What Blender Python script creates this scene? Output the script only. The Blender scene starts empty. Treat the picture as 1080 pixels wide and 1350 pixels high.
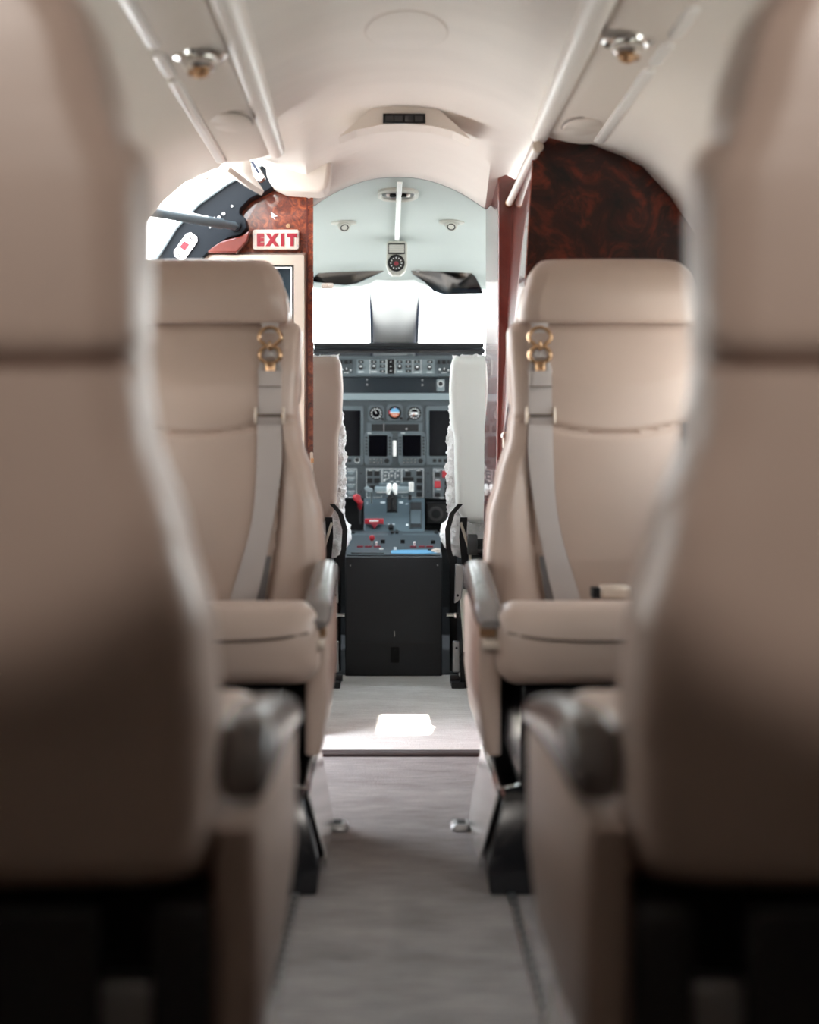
import bpy, bmesh, math, random
from mathutils import Vector, Matrix, noise
random.seed(7)
PI = math.pi
sc = bpy.context.scene
C = sc.collection

# ------------------------------------------------------------------ camera
F = 2250.0; CX, CZ = -0.029, 0.795; VX, VY = 510.0, 580.0
cam = bpy.data.objects.new('camera', bpy.data.cameras.new('camera')); C.objects.link(cam)
cam.location = (CX, 0, CZ); cam.rotation_euler = (PI / 2, 0, 0)
cam.data.sensor_fit = 'AUTO'; cam.data.sensor_width = 36; cam.data.lens = F / 1350 * 36
cam.data.shift_x = (540 - VX) / 1350; cam.data.shift_y = -(675 - VY) / 1350
cam.data.clip_start = 0.02
cam.data.dof.use_dof = True; cam.data.dof.focus_distance = 4.9; cam.data.dof.aperture_fstop = 2.4
sc.camera = cam

# ------------------------------------------------------------------ world, sun, exposure
w = bpy.data.worlds.new('sky'); sc.world = w; w.use_nodes = True
nt = w.node_tree; nt.nodes.clear()
out = nt.nodes.new('ShaderNodeOutputWorld'); bg = nt.nodes.new('ShaderNodeBackground')
tc = nt.nodes.new('ShaderNodeTexCoord'); sx = nt.nodes.new('ShaderNodeSeparateXYZ'); cr = nt.nodes.new('ShaderNodeValToRGB')
nt.links.new(tc.outputs['Generated'], sx.inputs[0]); nt.links.new(sx.outputs['Z'], cr.inputs[0])
nt.links.new(cr.outputs[0], bg.inputs[0]); nt.links.new(bg.outputs[0], out.inputs[0])
cr.color_ramp.elements[0].position = 0.0; cr.color_ramp.elements[0].color = (1, 1, 1, 1)
cr.color_ramp.elements[1].position = 0.8; cr.color_ramp.elements[1].color = (0.80, 0.90, 1, 1)
bg.inputs[1].default_value = 6.0
sun = bpy.data.objects.new('sun', bpy.data.lights.new('sun', 'SUN')); C.objects.link(sun)
sun.data.energy = 12; sun.data.angle = 0.009; sun.data.color = (1, 0.95, 0.88)
sun.rotation_euler = Vector((0.16, 1.70, 1.42)).to_track_quat('Z', 'Y').to_euler()
def portal(name, loc, size, rot):
    l = bpy.data.lights.new(name, 'AREA'); l.shape = 'RECTANGLE'; l.size, l.size_y = size
    l.cycles.is_portal = True
    o = bpy.data.objects.new(name, l); C.objects.link(o); o.location = loc; o.rotation_euler = rot
WIN_Y = [-0.35, 0.45, 1.10, 1.85, 2.60, 3.35]
for y in WIN_Y:
    for s in (-1, 1):
        if s > 0 and y > 3.6: continue
        portal('daylight', (s * 0.80, y, 0.98), (0.40, 0.46), (0, s * PI / 2, 0))
portal('daylight', (0, 6.62, 1.25), (1.3, 0.34), (-PI / 2, 0, 0))
portal('daylight', (-0.78, 4.28, 0.9), (1.3, 0.55), (0, -PI / 2, 0))
sc.view_settings.view_transform = 'Standard'; sc.view_settings.look = 'None'
sc.view_settings.gamma = 1; sc.view_settings.use_curve_mapping = False
sc.view_settings.exposure = 1.02
sc.cycles.max_bounces = 10; sc.cycles.diffuse_bounces = 6; sc.cycles.glossy_bounces = 4; sc.cycles.transparent_max_bounces = 12
sc.cycles.caustics_reflective = False; sc.cycles.caustics_refractive = False; sc.cycles.sample_clamp_indirect = 8
sc.cycles.use_denoising = True

# ------------------------------------------------------------------ materials
def srgb(r, g, b):
    f = lambda c: (c / 255 / 12.92) if c / 255 <= 0.04045 else ((c / 255 + 0.055) / 1.055) ** 2.4
    return (f(r), f(g), f(b), 1)
def mat(name, col, rough=0.5, metal=0.0, bump=None, coat=0.0, var=0.0, vscale=8, stretch=None, emit=None):
    m = bpy.data.materials.new(name); m.use_nodes = True; n = m.node_tree.nodes; L = m.node_tree.links
    p = n['Principled BSDF']; p.inputs['Base Color'].default_value = col
    p.inputs['Roughness'].default_value = rough; p.inputs['Metallic'].default_value = metal
    p.inputs['Coat Weight'].default_value = coat; p.inputs['Coat Roughness'].default_value = 0.03
    tcn = n.new('ShaderNodeTexCoord'); mp = n.new('ShaderNodeMapping'); L.new(tcn.outputs['Object'], mp.inputs[0])
    if stretch: mp.inputs['Scale'].default_value = stretch
    if var:
        nz = n.new('ShaderNodeTexNoise'); nz.inputs['Scale'].default_value = vscale; nz.inputs['Detail'].default_value = 5
        L.new(mp.outputs[0], nz.inputs[0]); rp = n.new('ShaderNodeValToRGB')
        a = 1 - var; b = 1 + var
        rp.color_ramp.elements[0].color = (col[0] * a, col[1] * a, col[2] * a, 1); rp.color_ramp.elements[0].position = 0.3
        rp.color_ramp.elements[1].color = (min(1, col[0] * b), min(1, col[1] * b), min(1, col[2] * b), 1); rp.color_ramp.elements[1].position = 0.7
        L.new(nz.outputs[0], rp.inputs[0]); L.new(rp.outputs[0], p.inputs['Base Color'])
    if bump:
        nb = n.new('ShaderNodeTexNoise'); nb.inputs['Scale'].default_value = bump[0]; nb.inputs['Detail'].default_value = 4
        L.new(mp.outputs[0], nb.inputs[0]); bp = n.new('ShaderNodeBump'); bp.inputs['Strength'].default_value = bump[1]
        bp.inputs['Distance'].default_value = bump[2] if len(bump) > 2 else 0.002
        L.new(nb.outputs[0], bp.inputs['Height']); L.new(bp.outputs[0], p.inputs['Normal'])
    if emit:
        p.inputs['Emission Color'].default_value = col; p.inputs['Emission Strength'].default_value = emit
    return m
M = {}
M['leather'] = mat('leather', (0.43, 0.325, 0.272, 1), 0.37, bump=(260, 0.25, 0.0006), var=0.06, vscale=3)
M['pad'] = mat('armrest_leather', (0.135, 0.118, 0.112, 1), 0.22, bump=(200, 0.2, 0.0006))
M['pale'] = mat('lit_seat_leather', (0.80, 0.82, 0.80, 1), 0.45, bump=(260, 0.2, 0.0006))  # seat leather with bright daylight put into its colour, right pilot seat back
M['seam'] = mat('seam', (0.10, 0.07, 0.055, 1), 0.7)
M['belt'] = mat('belt_webbing', (0.42, 0.37, 0.35, 1), 0.5, bump=(500, 0.4, 0.0008), stretch=(1, 1, 3))
M['beltdark'] = mat('belt_dark', (0.13, 0.12, 0.12, 1), 0.6, bump=(500, 0.3, 0.0006))
M['gold'] = mat('gold_metal', (0.62, 0.40, 0.24, 1), 0.25, 1.0)
M['champ'] = mat('champagne_metal', (0.60, 0.51, 0.43, 1), 0.35, 0.6)
M['chrome'] = mat('chrome', (0.75, 0.73, 0.70, 1), 0.12, 1.0)
M['steel'] = mat('steel', (0.42, 0.42, 0.42, 1), 0.35, 0.8)
M['polish'] = mat('polished_trim', (0.86, 0.84, 0.82, 1), 0.16, 0.7, bump=(6, 0.1, 0.004))
M['black'] = mat('black_plastic', (0.007, 0.007, 0.008, 1), 0.4)
M['black'].node_tree.nodes['Principled BSDF'].inputs['Specular IOR Level'].default_value = 0.25
M['blackgloss'] = mat('black_gloss', (0.012, 0.012, 0.014, 1), 0.22, coat=0.4)
M['under'] = mat('underframe_grey', (0.022, 0.021, 0.022, 1), 0.5)
M['frame'] = mat('door_frame_metal', (0.006, 0.009, 0.013, 1), 0.55)
M['frame'].node_tree.nodes['Principled BSDF'].inputs['Specular IOR Level'].default_value = 0.2
M['cream'] = mat('cream_liner', (0.72, 0.655, 0.59, 1), 0.55, bump=(90, 0.15, 0.001), var=0.02, vscale=2)
M['ceil'] = mat('ceiling_fabric', (0.76, 0.71, 0.66, 1), 0.6, bump=(14, 0.35, 0.004), var=0.03, vscale=3, stretch=(1, 3, 1))
M['psu'] = mat('overhead_vinyl', (0.60, 0.53, 0.47, 1), 0.5, bump=(160, 0.1, 0.0008))
M['tube'] = mat('white_tube', (0.74, 0.68, 0.63, 1), 0.35)
M['lens'] = mat('lamp_lens', (0.80, 0.76, 0.72, 1), 0.25)
M['green'] = mat('cockpit_liner', (0.45, 0.485, 0.465, 1), 0.5, bump=(60, 0.1, 0.001), var=0.02, vscale=2)
M['post'] = mat('post_white', (0.90, 0.90, 0.89, 1), 0.45)
M['compass'] = mat('compass_case', (0.52, 0.51, 0.46, 1), 0.4)
M['panel'] = mat('panel_slate', (0.026, 0.037, 0.044, 1), 0.45, var=0.08, vscale=20)
M['panel2'] = mat('panel_bezel', (0.056, 0.074, 0.084, 1), 0.4)
M['module'] = mat('module_grey', (0.14, 0.175, 0.19, 1), 0.4)
M['lever'] = mat('lever_grey', (0.20, 0.26, 0.30, 1), 0.35)
M['glass'] = mat('screen_glass', (0.002, 0.002, 0.003, 1), 0.08)
M['glass'].node_tree.nodes['Principled BSDF'].inputs['Specular IOR Level'].default_value = 0.12
M['white'] = mat('white_plastic', (0.8, 0.8, 0.78, 1), 0.4)
M['mark'] = mat('white_print', (0.6, 0.62, 0.62, 1), 0.5)
M['red'] = mat('red_plastic', (0.33, 0.008, 0.018, 1), 0.35)
M['redcap'] = mat('guard_red', (0.20, 0.012, 0.025, 1), 0.4)
M['blue'] = mat('sky_blue', (0.09, 0.26, 0.42, 1), 0.4)
M['orange'] = mat('orange', (0.36, 0.10, 0.05, 1), 0.4)
M['pedestal'] = mat('pedestal_black', (0.018, 0.021, 0.025, 1), 0.42, bump=(350, 0.3, 0.0005))
M['foot'] = mat('footwell_black', (0.006, 0.006, 0.007, 1), 0.9)
M['strip'] = mat('threshold_strip', (0.05, 0.032, 0.03, 1), 0.5)
M['placard'] = mat('placard', (0.8, 0.76, 0.77, 1), 0.4)
M['exit'] = mat('exit_lens', (0.60, 0.50, 0.43, 1), 0.3)
M['exitred'] = mat('exit_letters', (0.24, 0.003, 0.014, 1), 0.4)
M['screenblue'] = mat('screen_blue', (0.015, 0.022, 0.028, 1), 0.2)
M['visor_edge'] = mat('visor_edge', (0.35, 0.42, 0.45, 1), 0.3)
M['kick'] = mat('lower_wall_carpet', (0.10, 0.085, 0.08, 1), 0.95, bump=(300, 0.5, 0.002))
M['concrete'] = mat('apron_concrete', (0.50, 0.49, 0.47, 1), 0.9, var=0.08, vscale=0.5)
M['seal'] = mat('window_seal', (0.02, 0.03, 0.06, 1), 0.4)
M['sheep'] = mat('sheepskin', (0.86, 0.86, 0.87, 1), 0.95, bump=(160, 0.9, 0.006), var=0.05, vscale=40)

def carpet_mat(name, col, dark):
    m = bpy.data.materials.new(name); m.use_nodes = True; n = m.node_tree.nodes; L = m.node_tree.links; p = n['Principled BSDF']
    p.inputs['Roughness'].default_value = 1.0; p.inputs['Specular IOR Level'].default_value = 0.1
    t = n.new('ShaderNodeTexCoord'); mp = n.new('ShaderNodeMapping'); mp.inputs['Scale'].default_value = (14, 95, 1)
    L.new(t.outputs['Object'], mp.inputs[0])
    a = n.new('ShaderNodeTexNoise'); a.inputs['Scale'].default_value = 1; a.inputs['Detail'].default_value = 6; L.new(mp.outputs[0], a.inputs[0])
    mp2 = n.new('ShaderNodeMapping'); mp2.inputs['Scale'].default_value = (5, 9, 1); L.new(t.outputs['Object'], mp2.inputs[0])
    b = n.new('ShaderNodeTexNoise'); b.inputs['Scale'].default_value = 1; b.inputs['Detail'].default_value = 3; L.new(mp2.outputs[0], b.inputs[0])
    fz = n.new('ShaderNodeTexNoise'); fz.inputs['Scale'].default_value = 260; fz.inputs['Detail'].default_value = 3; L.new(t.outputs['Object'], fz.inputs[0])
    ad = n.new('ShaderNodeMath'); ad.operation = 'ADD'; L.new(a.outputs[0], ad.inputs[0]); L.new(b.outputs[0], ad.inputs[1])
    ad2 = n.new('ShaderNodeMath'); ad2.operation = 'ADD'; L.new(ad.outputs[0], ad2.inputs[0]); L.new(fz.outputs[0], ad2.inputs[1])
    dv = n.new('ShaderNodeMath'); dv.operation = 'DIVIDE'; dv.inputs[1].default_value = 3; L.new(ad2.outputs[0], dv.inputs[0])
    r = n.new('ShaderNodeValToRGB'); r.color_ramp.elements[0].position = 0.38; r.color_ramp.elements[0].color = dark
    r.color_ramp.elements[1].position = 0.62; r.color_ramp.elements[1].color = col
    L.new(dv.outputs[0], r.inputs[0]); L.new(r.outputs[0], p.inputs['Base Color'])
    bp = n.new('ShaderNodeBump'); bp.inputs['Strength'].default_value = 0.7; bp.inputs['Distance'].default_value = 0.004
    L.new(ad2.outputs[0], bp.inputs['Height']); L.new(bp.outputs[0], p.inputs['Normal'])
    return m
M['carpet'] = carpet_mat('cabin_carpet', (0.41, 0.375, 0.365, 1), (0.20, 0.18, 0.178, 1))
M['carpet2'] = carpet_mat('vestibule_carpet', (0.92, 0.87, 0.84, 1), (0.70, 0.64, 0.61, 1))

def burl_mat(name, c1, c2, c3, sc_=9):
    m = bpy.data.materials.new(name); m.use_nodes = True; n = m.node_tree.nodes; L = m.node_tree.links; p = n['Principled BSDF']
    p.inputs['Roughness'].default_value = 0.35; p.inputs['Coat Weight'].default_value = 1; p.inputs['Coat Roughness'].default_value = 0.02
    t = n.new('ShaderNodeTexCoord')
    a = n.new('ShaderNodeTexNoise'); a.inputs['Scale'].default_value = sc_; a.inputs['Detail'].default_value = 10; a.inputs['Roughness'].default_value = 0.68
    a.inputs['Distortion'].default_value = 1.6; L.new(t.outputs['Object'], a.inputs[0])
    r = n.new('ShaderNodeValToRGB'); e = r.color_ramp.elements
    e[0].position = 0.34; e[0].color = c1; e[1].position = 0.72; e[1].color = c3; k = e.new(0.5); k.color = c2
    L.new(a.outputs[0], r.inputs[0])
    v = n.new('ShaderNodeTexVoronoi'); v.inputs['Scale'].default_value = sc_ * 5; L.new(a.outputs[1], v.inputs[0])
    mx = n.new('ShaderNodeMix'); mx.data_type = 'RGBA'; mx.blend_type = 'MULTIPLY'; mx.inputs[0].default_value = 0.5
    L.new(r.outputs[0], mx.inputs[6]); L.new(v.outputs['Color'], mx.inputs[7])
    L.new(r.outputs[0], p.inputs['Base Color'])
    return m
M['burl'] = burl_mat('burl_wood', (0.04, 0.006, 0.003, 1), (0.20, 0.030, 0.009, 1), (0.52, 0.125, 0.035, 1), 44)
M['burlshade'] = burl_mat('shaded_burl_wood', (0.004, 0.001, 0.001, 1), (0.030, 0.004, 0.002, 1), (0.22, 0.030, 0.010, 1), 9)  # unlit copy of the burl, shade put into its darker colours
M['burlshade'].node_tree.nodes['Principled BSDF'].inputs['Coat Weight'].default_value = 0.25
M['burlshade'].node_tree.nodes['Principled BSDF'].inputs['Specular IOR Level'].default_value = 0.25
M['mahog'] = burl_mat('lacquered_mahogany', (0.07, 0.008, 0.005, 1), (0.12, 0.014, 0.008, 1), (0.17, 0.024, 0.012, 1), 5)

def glass_mat(name, tint, refl):
    m = bpy.data.materials.new(name); m.use_nodes = True; n = m.node_tree.nodes; L = m.node_tree.links; n.clear()
    o = n.new('ShaderNodeOutputMaterial'); t = n.new('ShaderNodeBsdfTransparent'); t.inputs[0].default_value = tint
    g = n.new('ShaderNodeBsdfGlossy'); g.inputs['Roughness'].default_value = 0.02
    x = n.new('ShaderNodeMixShader'); x.inputs[0].default_value = refl
    L.new(t.outputs[0], x.inputs[1]); L.new(g.outputs[0], x.inputs[2]); L.new(x.outputs[0], o.inputs[0])
    return m
M['pane'] = glass_mat('window_glass', (0.97, 0.99, 0.98, 1), 0.04)
M['visorL'] = glass_mat('visor_tint_dark', (0.008, 0.012, 0.016, 1), 0.03)
M['visorR'] = glass_mat('visor_tint', (0.030, 0.042, 0.050, 1), 0.04)

# ------------------------------------------------------------------ helpers
ORG = {}
def at(px, py, Y):            # the place at depth Y that the photograph shows at (px, py)
    return Vector((CX + (px - VX) * Y / F, Y, CZ - (py - VY) * Y / F))
def nb(): return bmesh.new()
def obj(name, bm, m, parent=None, smooth=True, bevel=0, seg=2, angle=35, subsurf=0):
    org = ORG.get(parent.name, Vector((0, 0, 0))) if parent else Vector((0, 0, 0))
    bmesh.ops.recalc_face_normals(bm, faces=bm.faces[:])
    me = bpy.data.meshes.new(name); bm.to_mesh(me); bm.free()
    if org.length: me.transform(Matrix.Translation(-org))
    me.materials.append(M[m] if isinstance(m, str) else m)
    o = bpy.data.objects.new(name, me); C.objects.link(o)
    if parent: o.parent = parent
    ORG[o.name] = org
    if smooth:
        for p in me.polygons: p.use_smooth = True
        try: me.set_sharp_from_angle(angle=math.radians(angle))
        except Exception: pass
    if bevel:
        b = o.modifiers.new('bevel', 'BEVEL'); b.width = bevel; b.segments = seg; b.limit_method = 'ANGLE'; b.angle_limit = math.radians(30)
    if subsurf:
        s = o.modifiers.new('sub', 'SUBSURF'); s.levels = s.render_levels = subsurf
    return o
def tag(o, label=None, cat=None, group=None, kind=None):
    if label: o['label'] = label
    if cat: o['category'] = cat
    if group: o['group'] = group
    if kind: o['kind'] = kind
    return o
def thing(name, loc, label, cat, group=None):
    o = bpy.data.objects.new(name, None); C.objects.link(o); o.location = loc; o.empty_display_size = 0.05
    ORG[o.name] = Vector(loc); return tag(o, label, cat, group)
def struct(name, bm, m, parent=None, label=None, **k):
    o = obj(name, bm, m, parent, **k)
    if not parent: o['kind'] = 'structure'; o['label'] = label or name.replace('_', ' ')
    return o
def box(bm, x0, x1, y0, y1, z0, z1):
    v = [bm.verts.new(p) for p in ((x0, y0, z0), (x1, y0, z0), (x1, y1, z0), (x0, y1, z0), (x0, y0, z1), (x1, y0, z1), (x1, y1, z1), (x0, y1, z1))]
    for f in ((0, 1, 2, 3), (4, 5, 6, 7), (0, 1, 5, 4), (1, 2, 6, 5), (2, 3, 7, 6), (3, 0, 4, 7)): bm.faces.new([v[i] for i in f])
    return v
def boxb(*a):
    bm = nb(); box(bm, *a); return bm
def prism(bm, pts, off):       # polygon of world points extruded by off
    a = [bm.verts.new(p) for p in pts]; b = [bm.verts.new(Vector(p) + Vector(off)) for p in pts]
    bm.faces.new(a); bm.faces.new(b[::-1]); n = len(a)
    for i in range(n): bm.faces.new((a[i], a[(i + 1) % n], b[(i + 1) % n], b[i]))
def grid(bm, rows, closed=False):
    R = [[bm.verts.new(p) for p in r] for r in rows]
    for i in range(len(R) - 1):
        n = len(R[i]); m_ = n if closed else n - 1
        for j in range(m_):
            bm.faces.new((R[i][j], R[i][(j + 1) % n], R[i + 1][(j + 1) % n], R[i + 1][j]))
    return R
def loft(bm, rows):            # closed rings + end caps
    R = grid(bm, rows, True); bm.faces.new(R[0][::-1]); bm.faces.new(R[-1]); return R
def tube(bm, pts, r, seg=12, caps=True):
    pts = [Vector(p) for p in pts]; rs = r if isinstance(r, (list, tuple)) else [r] * len(pts); rows = []
    for i, p in enumerate(pts):
        d = (pts[min(i + 1, len(pts) - 1)] - pts[max(i - 1, 0)]).normalized()
        u = d.cross(Vector((0, 0, 1)));  u = d.cross(Vector((1, 0, 0))) if u.length < 0.1 else u
        u.normalize(); v = d.cross(u)
        rows.append([p + (u * math.cos(2 * PI * k / seg) + v * math.sin(2 * PI * k / seg)) * rs[i] for k in range(seg)])
    R = grid(bm, rows, True)
    if caps: bm.faces.new(R[0][::-1]); bm.faces.new(R[-1])
def lathe(bm, c, axis, prof, seg=24):     # prof: (radius, distance along axis)
    axis = Vector(axis).normalized(); u = axis.orthogonal().normalized(); v = axis.cross(u); c = Vector(c)
    rows = [[c + axis * h + (u * math.cos(2 * PI * k / seg) + v * math.sin(2 * PI * k / seg)) * max(r, 1e-5) for k in range(seg)] for r, h in prof]
    R = grid(bm, rows, True); bm.faces.new(R[0][::-1]); bm.faces.new(R[-1])
def torus_loop(bm, pts, r, seg=8):        # closed tube through pts
    pts = [Vector(p) for p in pts]; n = len(pts); rows = []
    nrm = (pts[n // 3] - pts[0]).cross(pts[2 * n // 3] - pts[0]).normalized()
    for i, p in enumerate(pts):
        d = (pts[(i + 1) % n] - pts[i - 1]).normalized(); u = d.cross(nrm).normalized()
        rows.append([p + (u * math.cos(2 * PI * k / seg) + nrm * math.sin(2 * PI * k / seg)) * r for k in range(seg)])
    rows.append(rows[0]); grid(bm, rows, True)
    bmesh.ops.remove_doubles(bm, verts=bm.verts[:], dist=1e-6)
def rrect(x0, x1, z0, z1, r, n=6):        # rounded rectangle, 2-D points
    P = []
    for cx_, cz_, a0 in ((x1 - r, z1 - r, 0), (x0 + r, z1 - r, 90), (x0 + r, z0 + r, 180), (x1 - r, z0 + r, 270)):
        for k in range(n + 1):
            a = math.radians(a0 + 90 * k / n); P.append((cx_ + r * math.cos(a), cz_ + r * math.sin(a)))
    return P
def slab(bm, pix, Yf, t):      # flat piece on an upright or sloped panel given by photograph corners; t = height off it
    P = [at(px, py, Yf(py) if callable(Yf) else Yf) for px, py in pix]
    n = (P[1] - P[0]).cross(P[2] - P[0])
    if n.length < 1e-12: n = Vector((0, -1, 0))
    n.normalize()
    if n.y > 0: n = -n
    prism(bm, P, n * t)
def sbox(bm, x0, y0, x1, y1, Yf, t): slab(bm, [(x0, y0), (x1, y0), (x1, y1), (x0, y1)], Yf, t)
def sround(bm, x0, y0, x1, y1, r, Yf, t): slab(bm, rrect(x0, x1, y0, y1, r, 4), Yf, t)
def scirc(bm, cx_, cy_, r, Yf, t, n=20, ry=None):
    slab(bm, [(cx_ + r * math.cos(2 * PI * k / n), cy_ + (ry or r) * math.sin(2 * PI * k / n)) for k in range(n)], Yf, t)
def interp(T, x):
    if x <= T[0][0]: return T[0][1]
    for (a, b), (c, d) in zip(T, T[1:]):
        if x <= c:
            t = (x - a) / (c - a); t = t * t * (3 - 2 * t) * 0.5 + t * 0.5
            return b + (d - b) * t
    return T[-1][1]

# ================================================================== SETTING: floor, walls, ceiling
tag(obj('apron', boxb(-40, 40, -40, 60, -1.3, -1.2), 'concrete', smooth=False), 'pale concrete apron outside under the aircraft', kind='structure')
struct('floor', boxb(-0.80, 0.80, -0.9, 4.28, -0.04, 0.0), 'carpet', label='grey ribbed carpet of the cabin aisle')
struct('trim_1', boxb(-0.80, 0.80, 4.28, 4.33, -0.04, 0.010), 'strip', label='dark strip across the floor at the cabin doorway', bevel=0.004)
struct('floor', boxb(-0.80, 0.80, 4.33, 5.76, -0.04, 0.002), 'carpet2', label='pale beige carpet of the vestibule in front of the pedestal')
struct('floor', boxb(-0.80, 0.80, 5.76, 7.0, -0.04, 0.0), 'foot', label='black footwell floor of the cockpit')

PR = [(.74, 0), (.78, .30), (.79, .60), (.785, .75), (.775, 1.0), (.768, 1.04), (.755, 1.12), (.735, 1.21), (.70, 1.285), (.645, 1.37), (.576, 1.444), (.53, 1.468), (.477, 1.488), (.42, 1.515), (.36, 1.56), (.30, 1.66), (.22, 1.70)]
PL = [(.74, 0), (.78, .30), (.79, .60), (.785, .75), (.77, 1.0), (.76, 1.04), (.74, 1.12), (.69, 1.21), (.607, 1.302), (.56, 1.36), (.509, 1.405), (.47, 1.425), (.428, 1.441), (.38, 1.49), (.335, 1.55), (.30, 1.66), (.22, 1.70)]
def wall(name, prof, s, y0, y1, wins, label):
    ys = sorted(set([y0, y1] + [c + d for c in wins for d in (-.20, .20)]))
    bm = nb()
    R = [[bm.verts.new((s * x, y, z)) for x, z in prof] for y in ys]
    for i in range(len(ys) - 1):
        mid = (ys[i] + ys[i + 1]) / 2
        hole = any(abs(mid - c) < .20 for c in wins)
        for j in range(len(prof) - 1):
            if hole and 3 <= j < 6: continue
            bm.faces.new((R[i][j], R[i][j + 1], R[i + 1][j + 1], R[i + 1][j]))
    o = struct(name, bm, 'cream', label=label)
    o.data.materials.append(M['kick'])
    for p in o.data.polygons:
        if p.center.z < .62: p.material_index = 1
    sm = o.modifiers.new('thick', 'SOLIDIFY'); sm.thickness = 0.02; sm.offset = 0
    return o
wall('wall_right', PR, 1, -0.9, 4.0, WIN_Y, 'curved cream side wall on the right of the cabin')
wall('wall_left', PL, -1, -0.9, 4.0, WIN_Y, 'curved cream side wall on the left of the cabin')
for i, (y, s) in enumerate([(y, s) for s in (-1, 1) for y in WIN_Y if not (s > 0 and y > 3.6)]):
    bm = nb(); inner = rrect(y - .185, y + .185, .775, 1.115, .10); outer = rrect(y - .225, y + .225, .725, 1.145, .12)
    xa = .765
    rows = [[(s * (xa + .02), a, b) for a, b in outer], [(s * (xa - .012), a, b) for a, b in outer], [(s * (xa - .012), a, b) for a, b in inner], [(s * (xa + .03), a, b) for a, b in inner]]
    grid(bm, rows, True)
    fr = struct('window_%d' % (i + 1), bm, 'cream', label='rounded cabin window beside the seats')
    bm = nb(); prism(bm, [(s * .782, a, b) for a, b in inner], (s * .003, 0, 0)); obj('pane', bm, 'pane', fr)
    zs = .78 if (y < 1.2) else .92
    if s < 0 or y < 1.2:
        bm = nb(); prism(bm, [(s * .774, a, b) for a, b in rrect(y - .18, y + .18, zs, 1.11, .05)], (s * .004, 0, 0)); obj('window_shade', bm, 'cream', fr)
struct('wall_back', boxb(-0.8, 0.8, -0.93, -0.9, .8, 1.7), 'burlshade', label='dark wood bulkhead behind the camera')
struct('wall_back', boxb(-0.8, 0.8, -0.94, -0.88, 0, .8), 'burlshade', label='dark wood lower bulkhead behind the camera')

struct('ceiling', boxb(-.24, .24, -.95, 4.62, 1.69, 1.71), 'cream', label='outer roof skin above the cabin ceiling')
def zc(x): return 1.63 - .105 * (min(abs(x), .33) / .33) ** 2.2
def fwd(x, t):                 # the ceiling between the cabin and the cockpit arch
    arch = 1.513 - (abs(x) / .2332) ** 2.1 * .083 if abs(x) < .24 else 1.427 + (abs(x) - .24) * .9
    k = t ** 1.35
    return zc(x) + (arch - zc(x)) * k
bm = nb(); xs = [-.345 + .69 * k / 48 for k in range(49)]
grid(bm, [[(x, y, zc(x)) for x in xs] for y in (-0.9, 0.5, 1.5, 2.5, 3.2, 3.6, 3.9)] + [[(x * (1 + .10 * min(1, t * 3)), 3.99 + .63 * t, fwd(x * (1 + .10 * min(1, t * 3)), t)) for x in xs] for t in [k / 16 for k in range(17)]])
cl = struct('ceiling', bm, 'ceil', label='arched cream cabin ceiling sloping down to the cockpit arch')
sm = cl.modifiers.new('thick', 'SOLIDIFY'); sm.thickness = 0.012; sm.offset = 0
bm = nb(); pts = [(x, 4.628, fwd(x, 1.0) - .002) for x in [-.30 + .60 * k / 40 for k in range(41)]]
tube(bm, pts, .0045, 8); struct('trim_2', bm, 'steel', label='thin grey edging around the cockpit arch')
bm = nb(); prism(bm, [at(px, py, 4.15) for px, py in [(446, 181), (470, 160), (492, 142), (506, 137), (563, 137), (580, 145), (600, 163), (621, 184), (598, 173), (570, 166), (532, 163), (500, 165), (470, 171)]], (0, .10, -.0))
hs = struct('trim_3', bm, 'cream', label='recessed lens shaped step in the forward ceiling', smooth=False)
sg = thing('ceiling_sign', at(533, 156, 4.14), 'small black unlit sign strip in the ceiling step', 'sign')
bm = nb(); sbox(bm, 505, 150, 561, 163, 4.148, .006); obj('housing', bm, 'black', sg, bevel=.001)
bm = nb()
for a in (508, 520, 534, 547): sbox(bm, a, 152.5, a + 11, 160.5, 4.1415, .0015)
obj('sign_cells', bm, 'blackgloss', sg)
bm = nb(); box(bm, .350, .72, 4.015, 4.66, 1.525, 1.56); struct('trim_5', bm, 'cream', label='cream filler panel above the right wooden cabinet')
# oval cover in ceiling
ov = thing('ceiling_cover', (0.011, 3.45, 1.625), 'flat oval cover plate in the middle of the cabin ceiling', 'cover')
bm = nb(); n = 40; rows = []
for f, dz in ((1.0, -.000), (.99, -.004), (.96, -.0055), (0.02, -.0055)):
    rows.append([(.011 + .083 * f * math.cos(2 * PI * k / n), 3.45 + .158 * f * math.sin(2 * PI * k / n), zc(.011 + .083 * f * math.cos(2 * PI * k / n)) - .004 + dz) for k in range(n)])
R = grid(bm, rows, True); bm.faces.new(R[-1]); obj('plate', bm, 'ceil', ov)
bm = nb(); torus_loop(bm, [(.011 + .084 * math.cos(2 * PI * k / n), 3.45 + .160 * math.sin(2 * PI * k / n), zc(.011 + .084 * math.cos(2 * PI * k / n)) - .006) for k in range(n)], .0012); obj('rim', bm, 'psu', ov)
# valance left of forward ceiling
bm = nb(); poly = [(349, 205), (415, 178), (440, 190), (432, 249), (419, 253), (375, 250), (360, 243), (352, 236)]
prism(bm, [at(a, b, 4.42) for a, b in poly], (0, .13, 0))
tag(obj('door_valance', bm, 'cream', bevel=.012, seg=3), 'cream padded valance block above the burl panel with the exit sign', 'valance')

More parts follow.
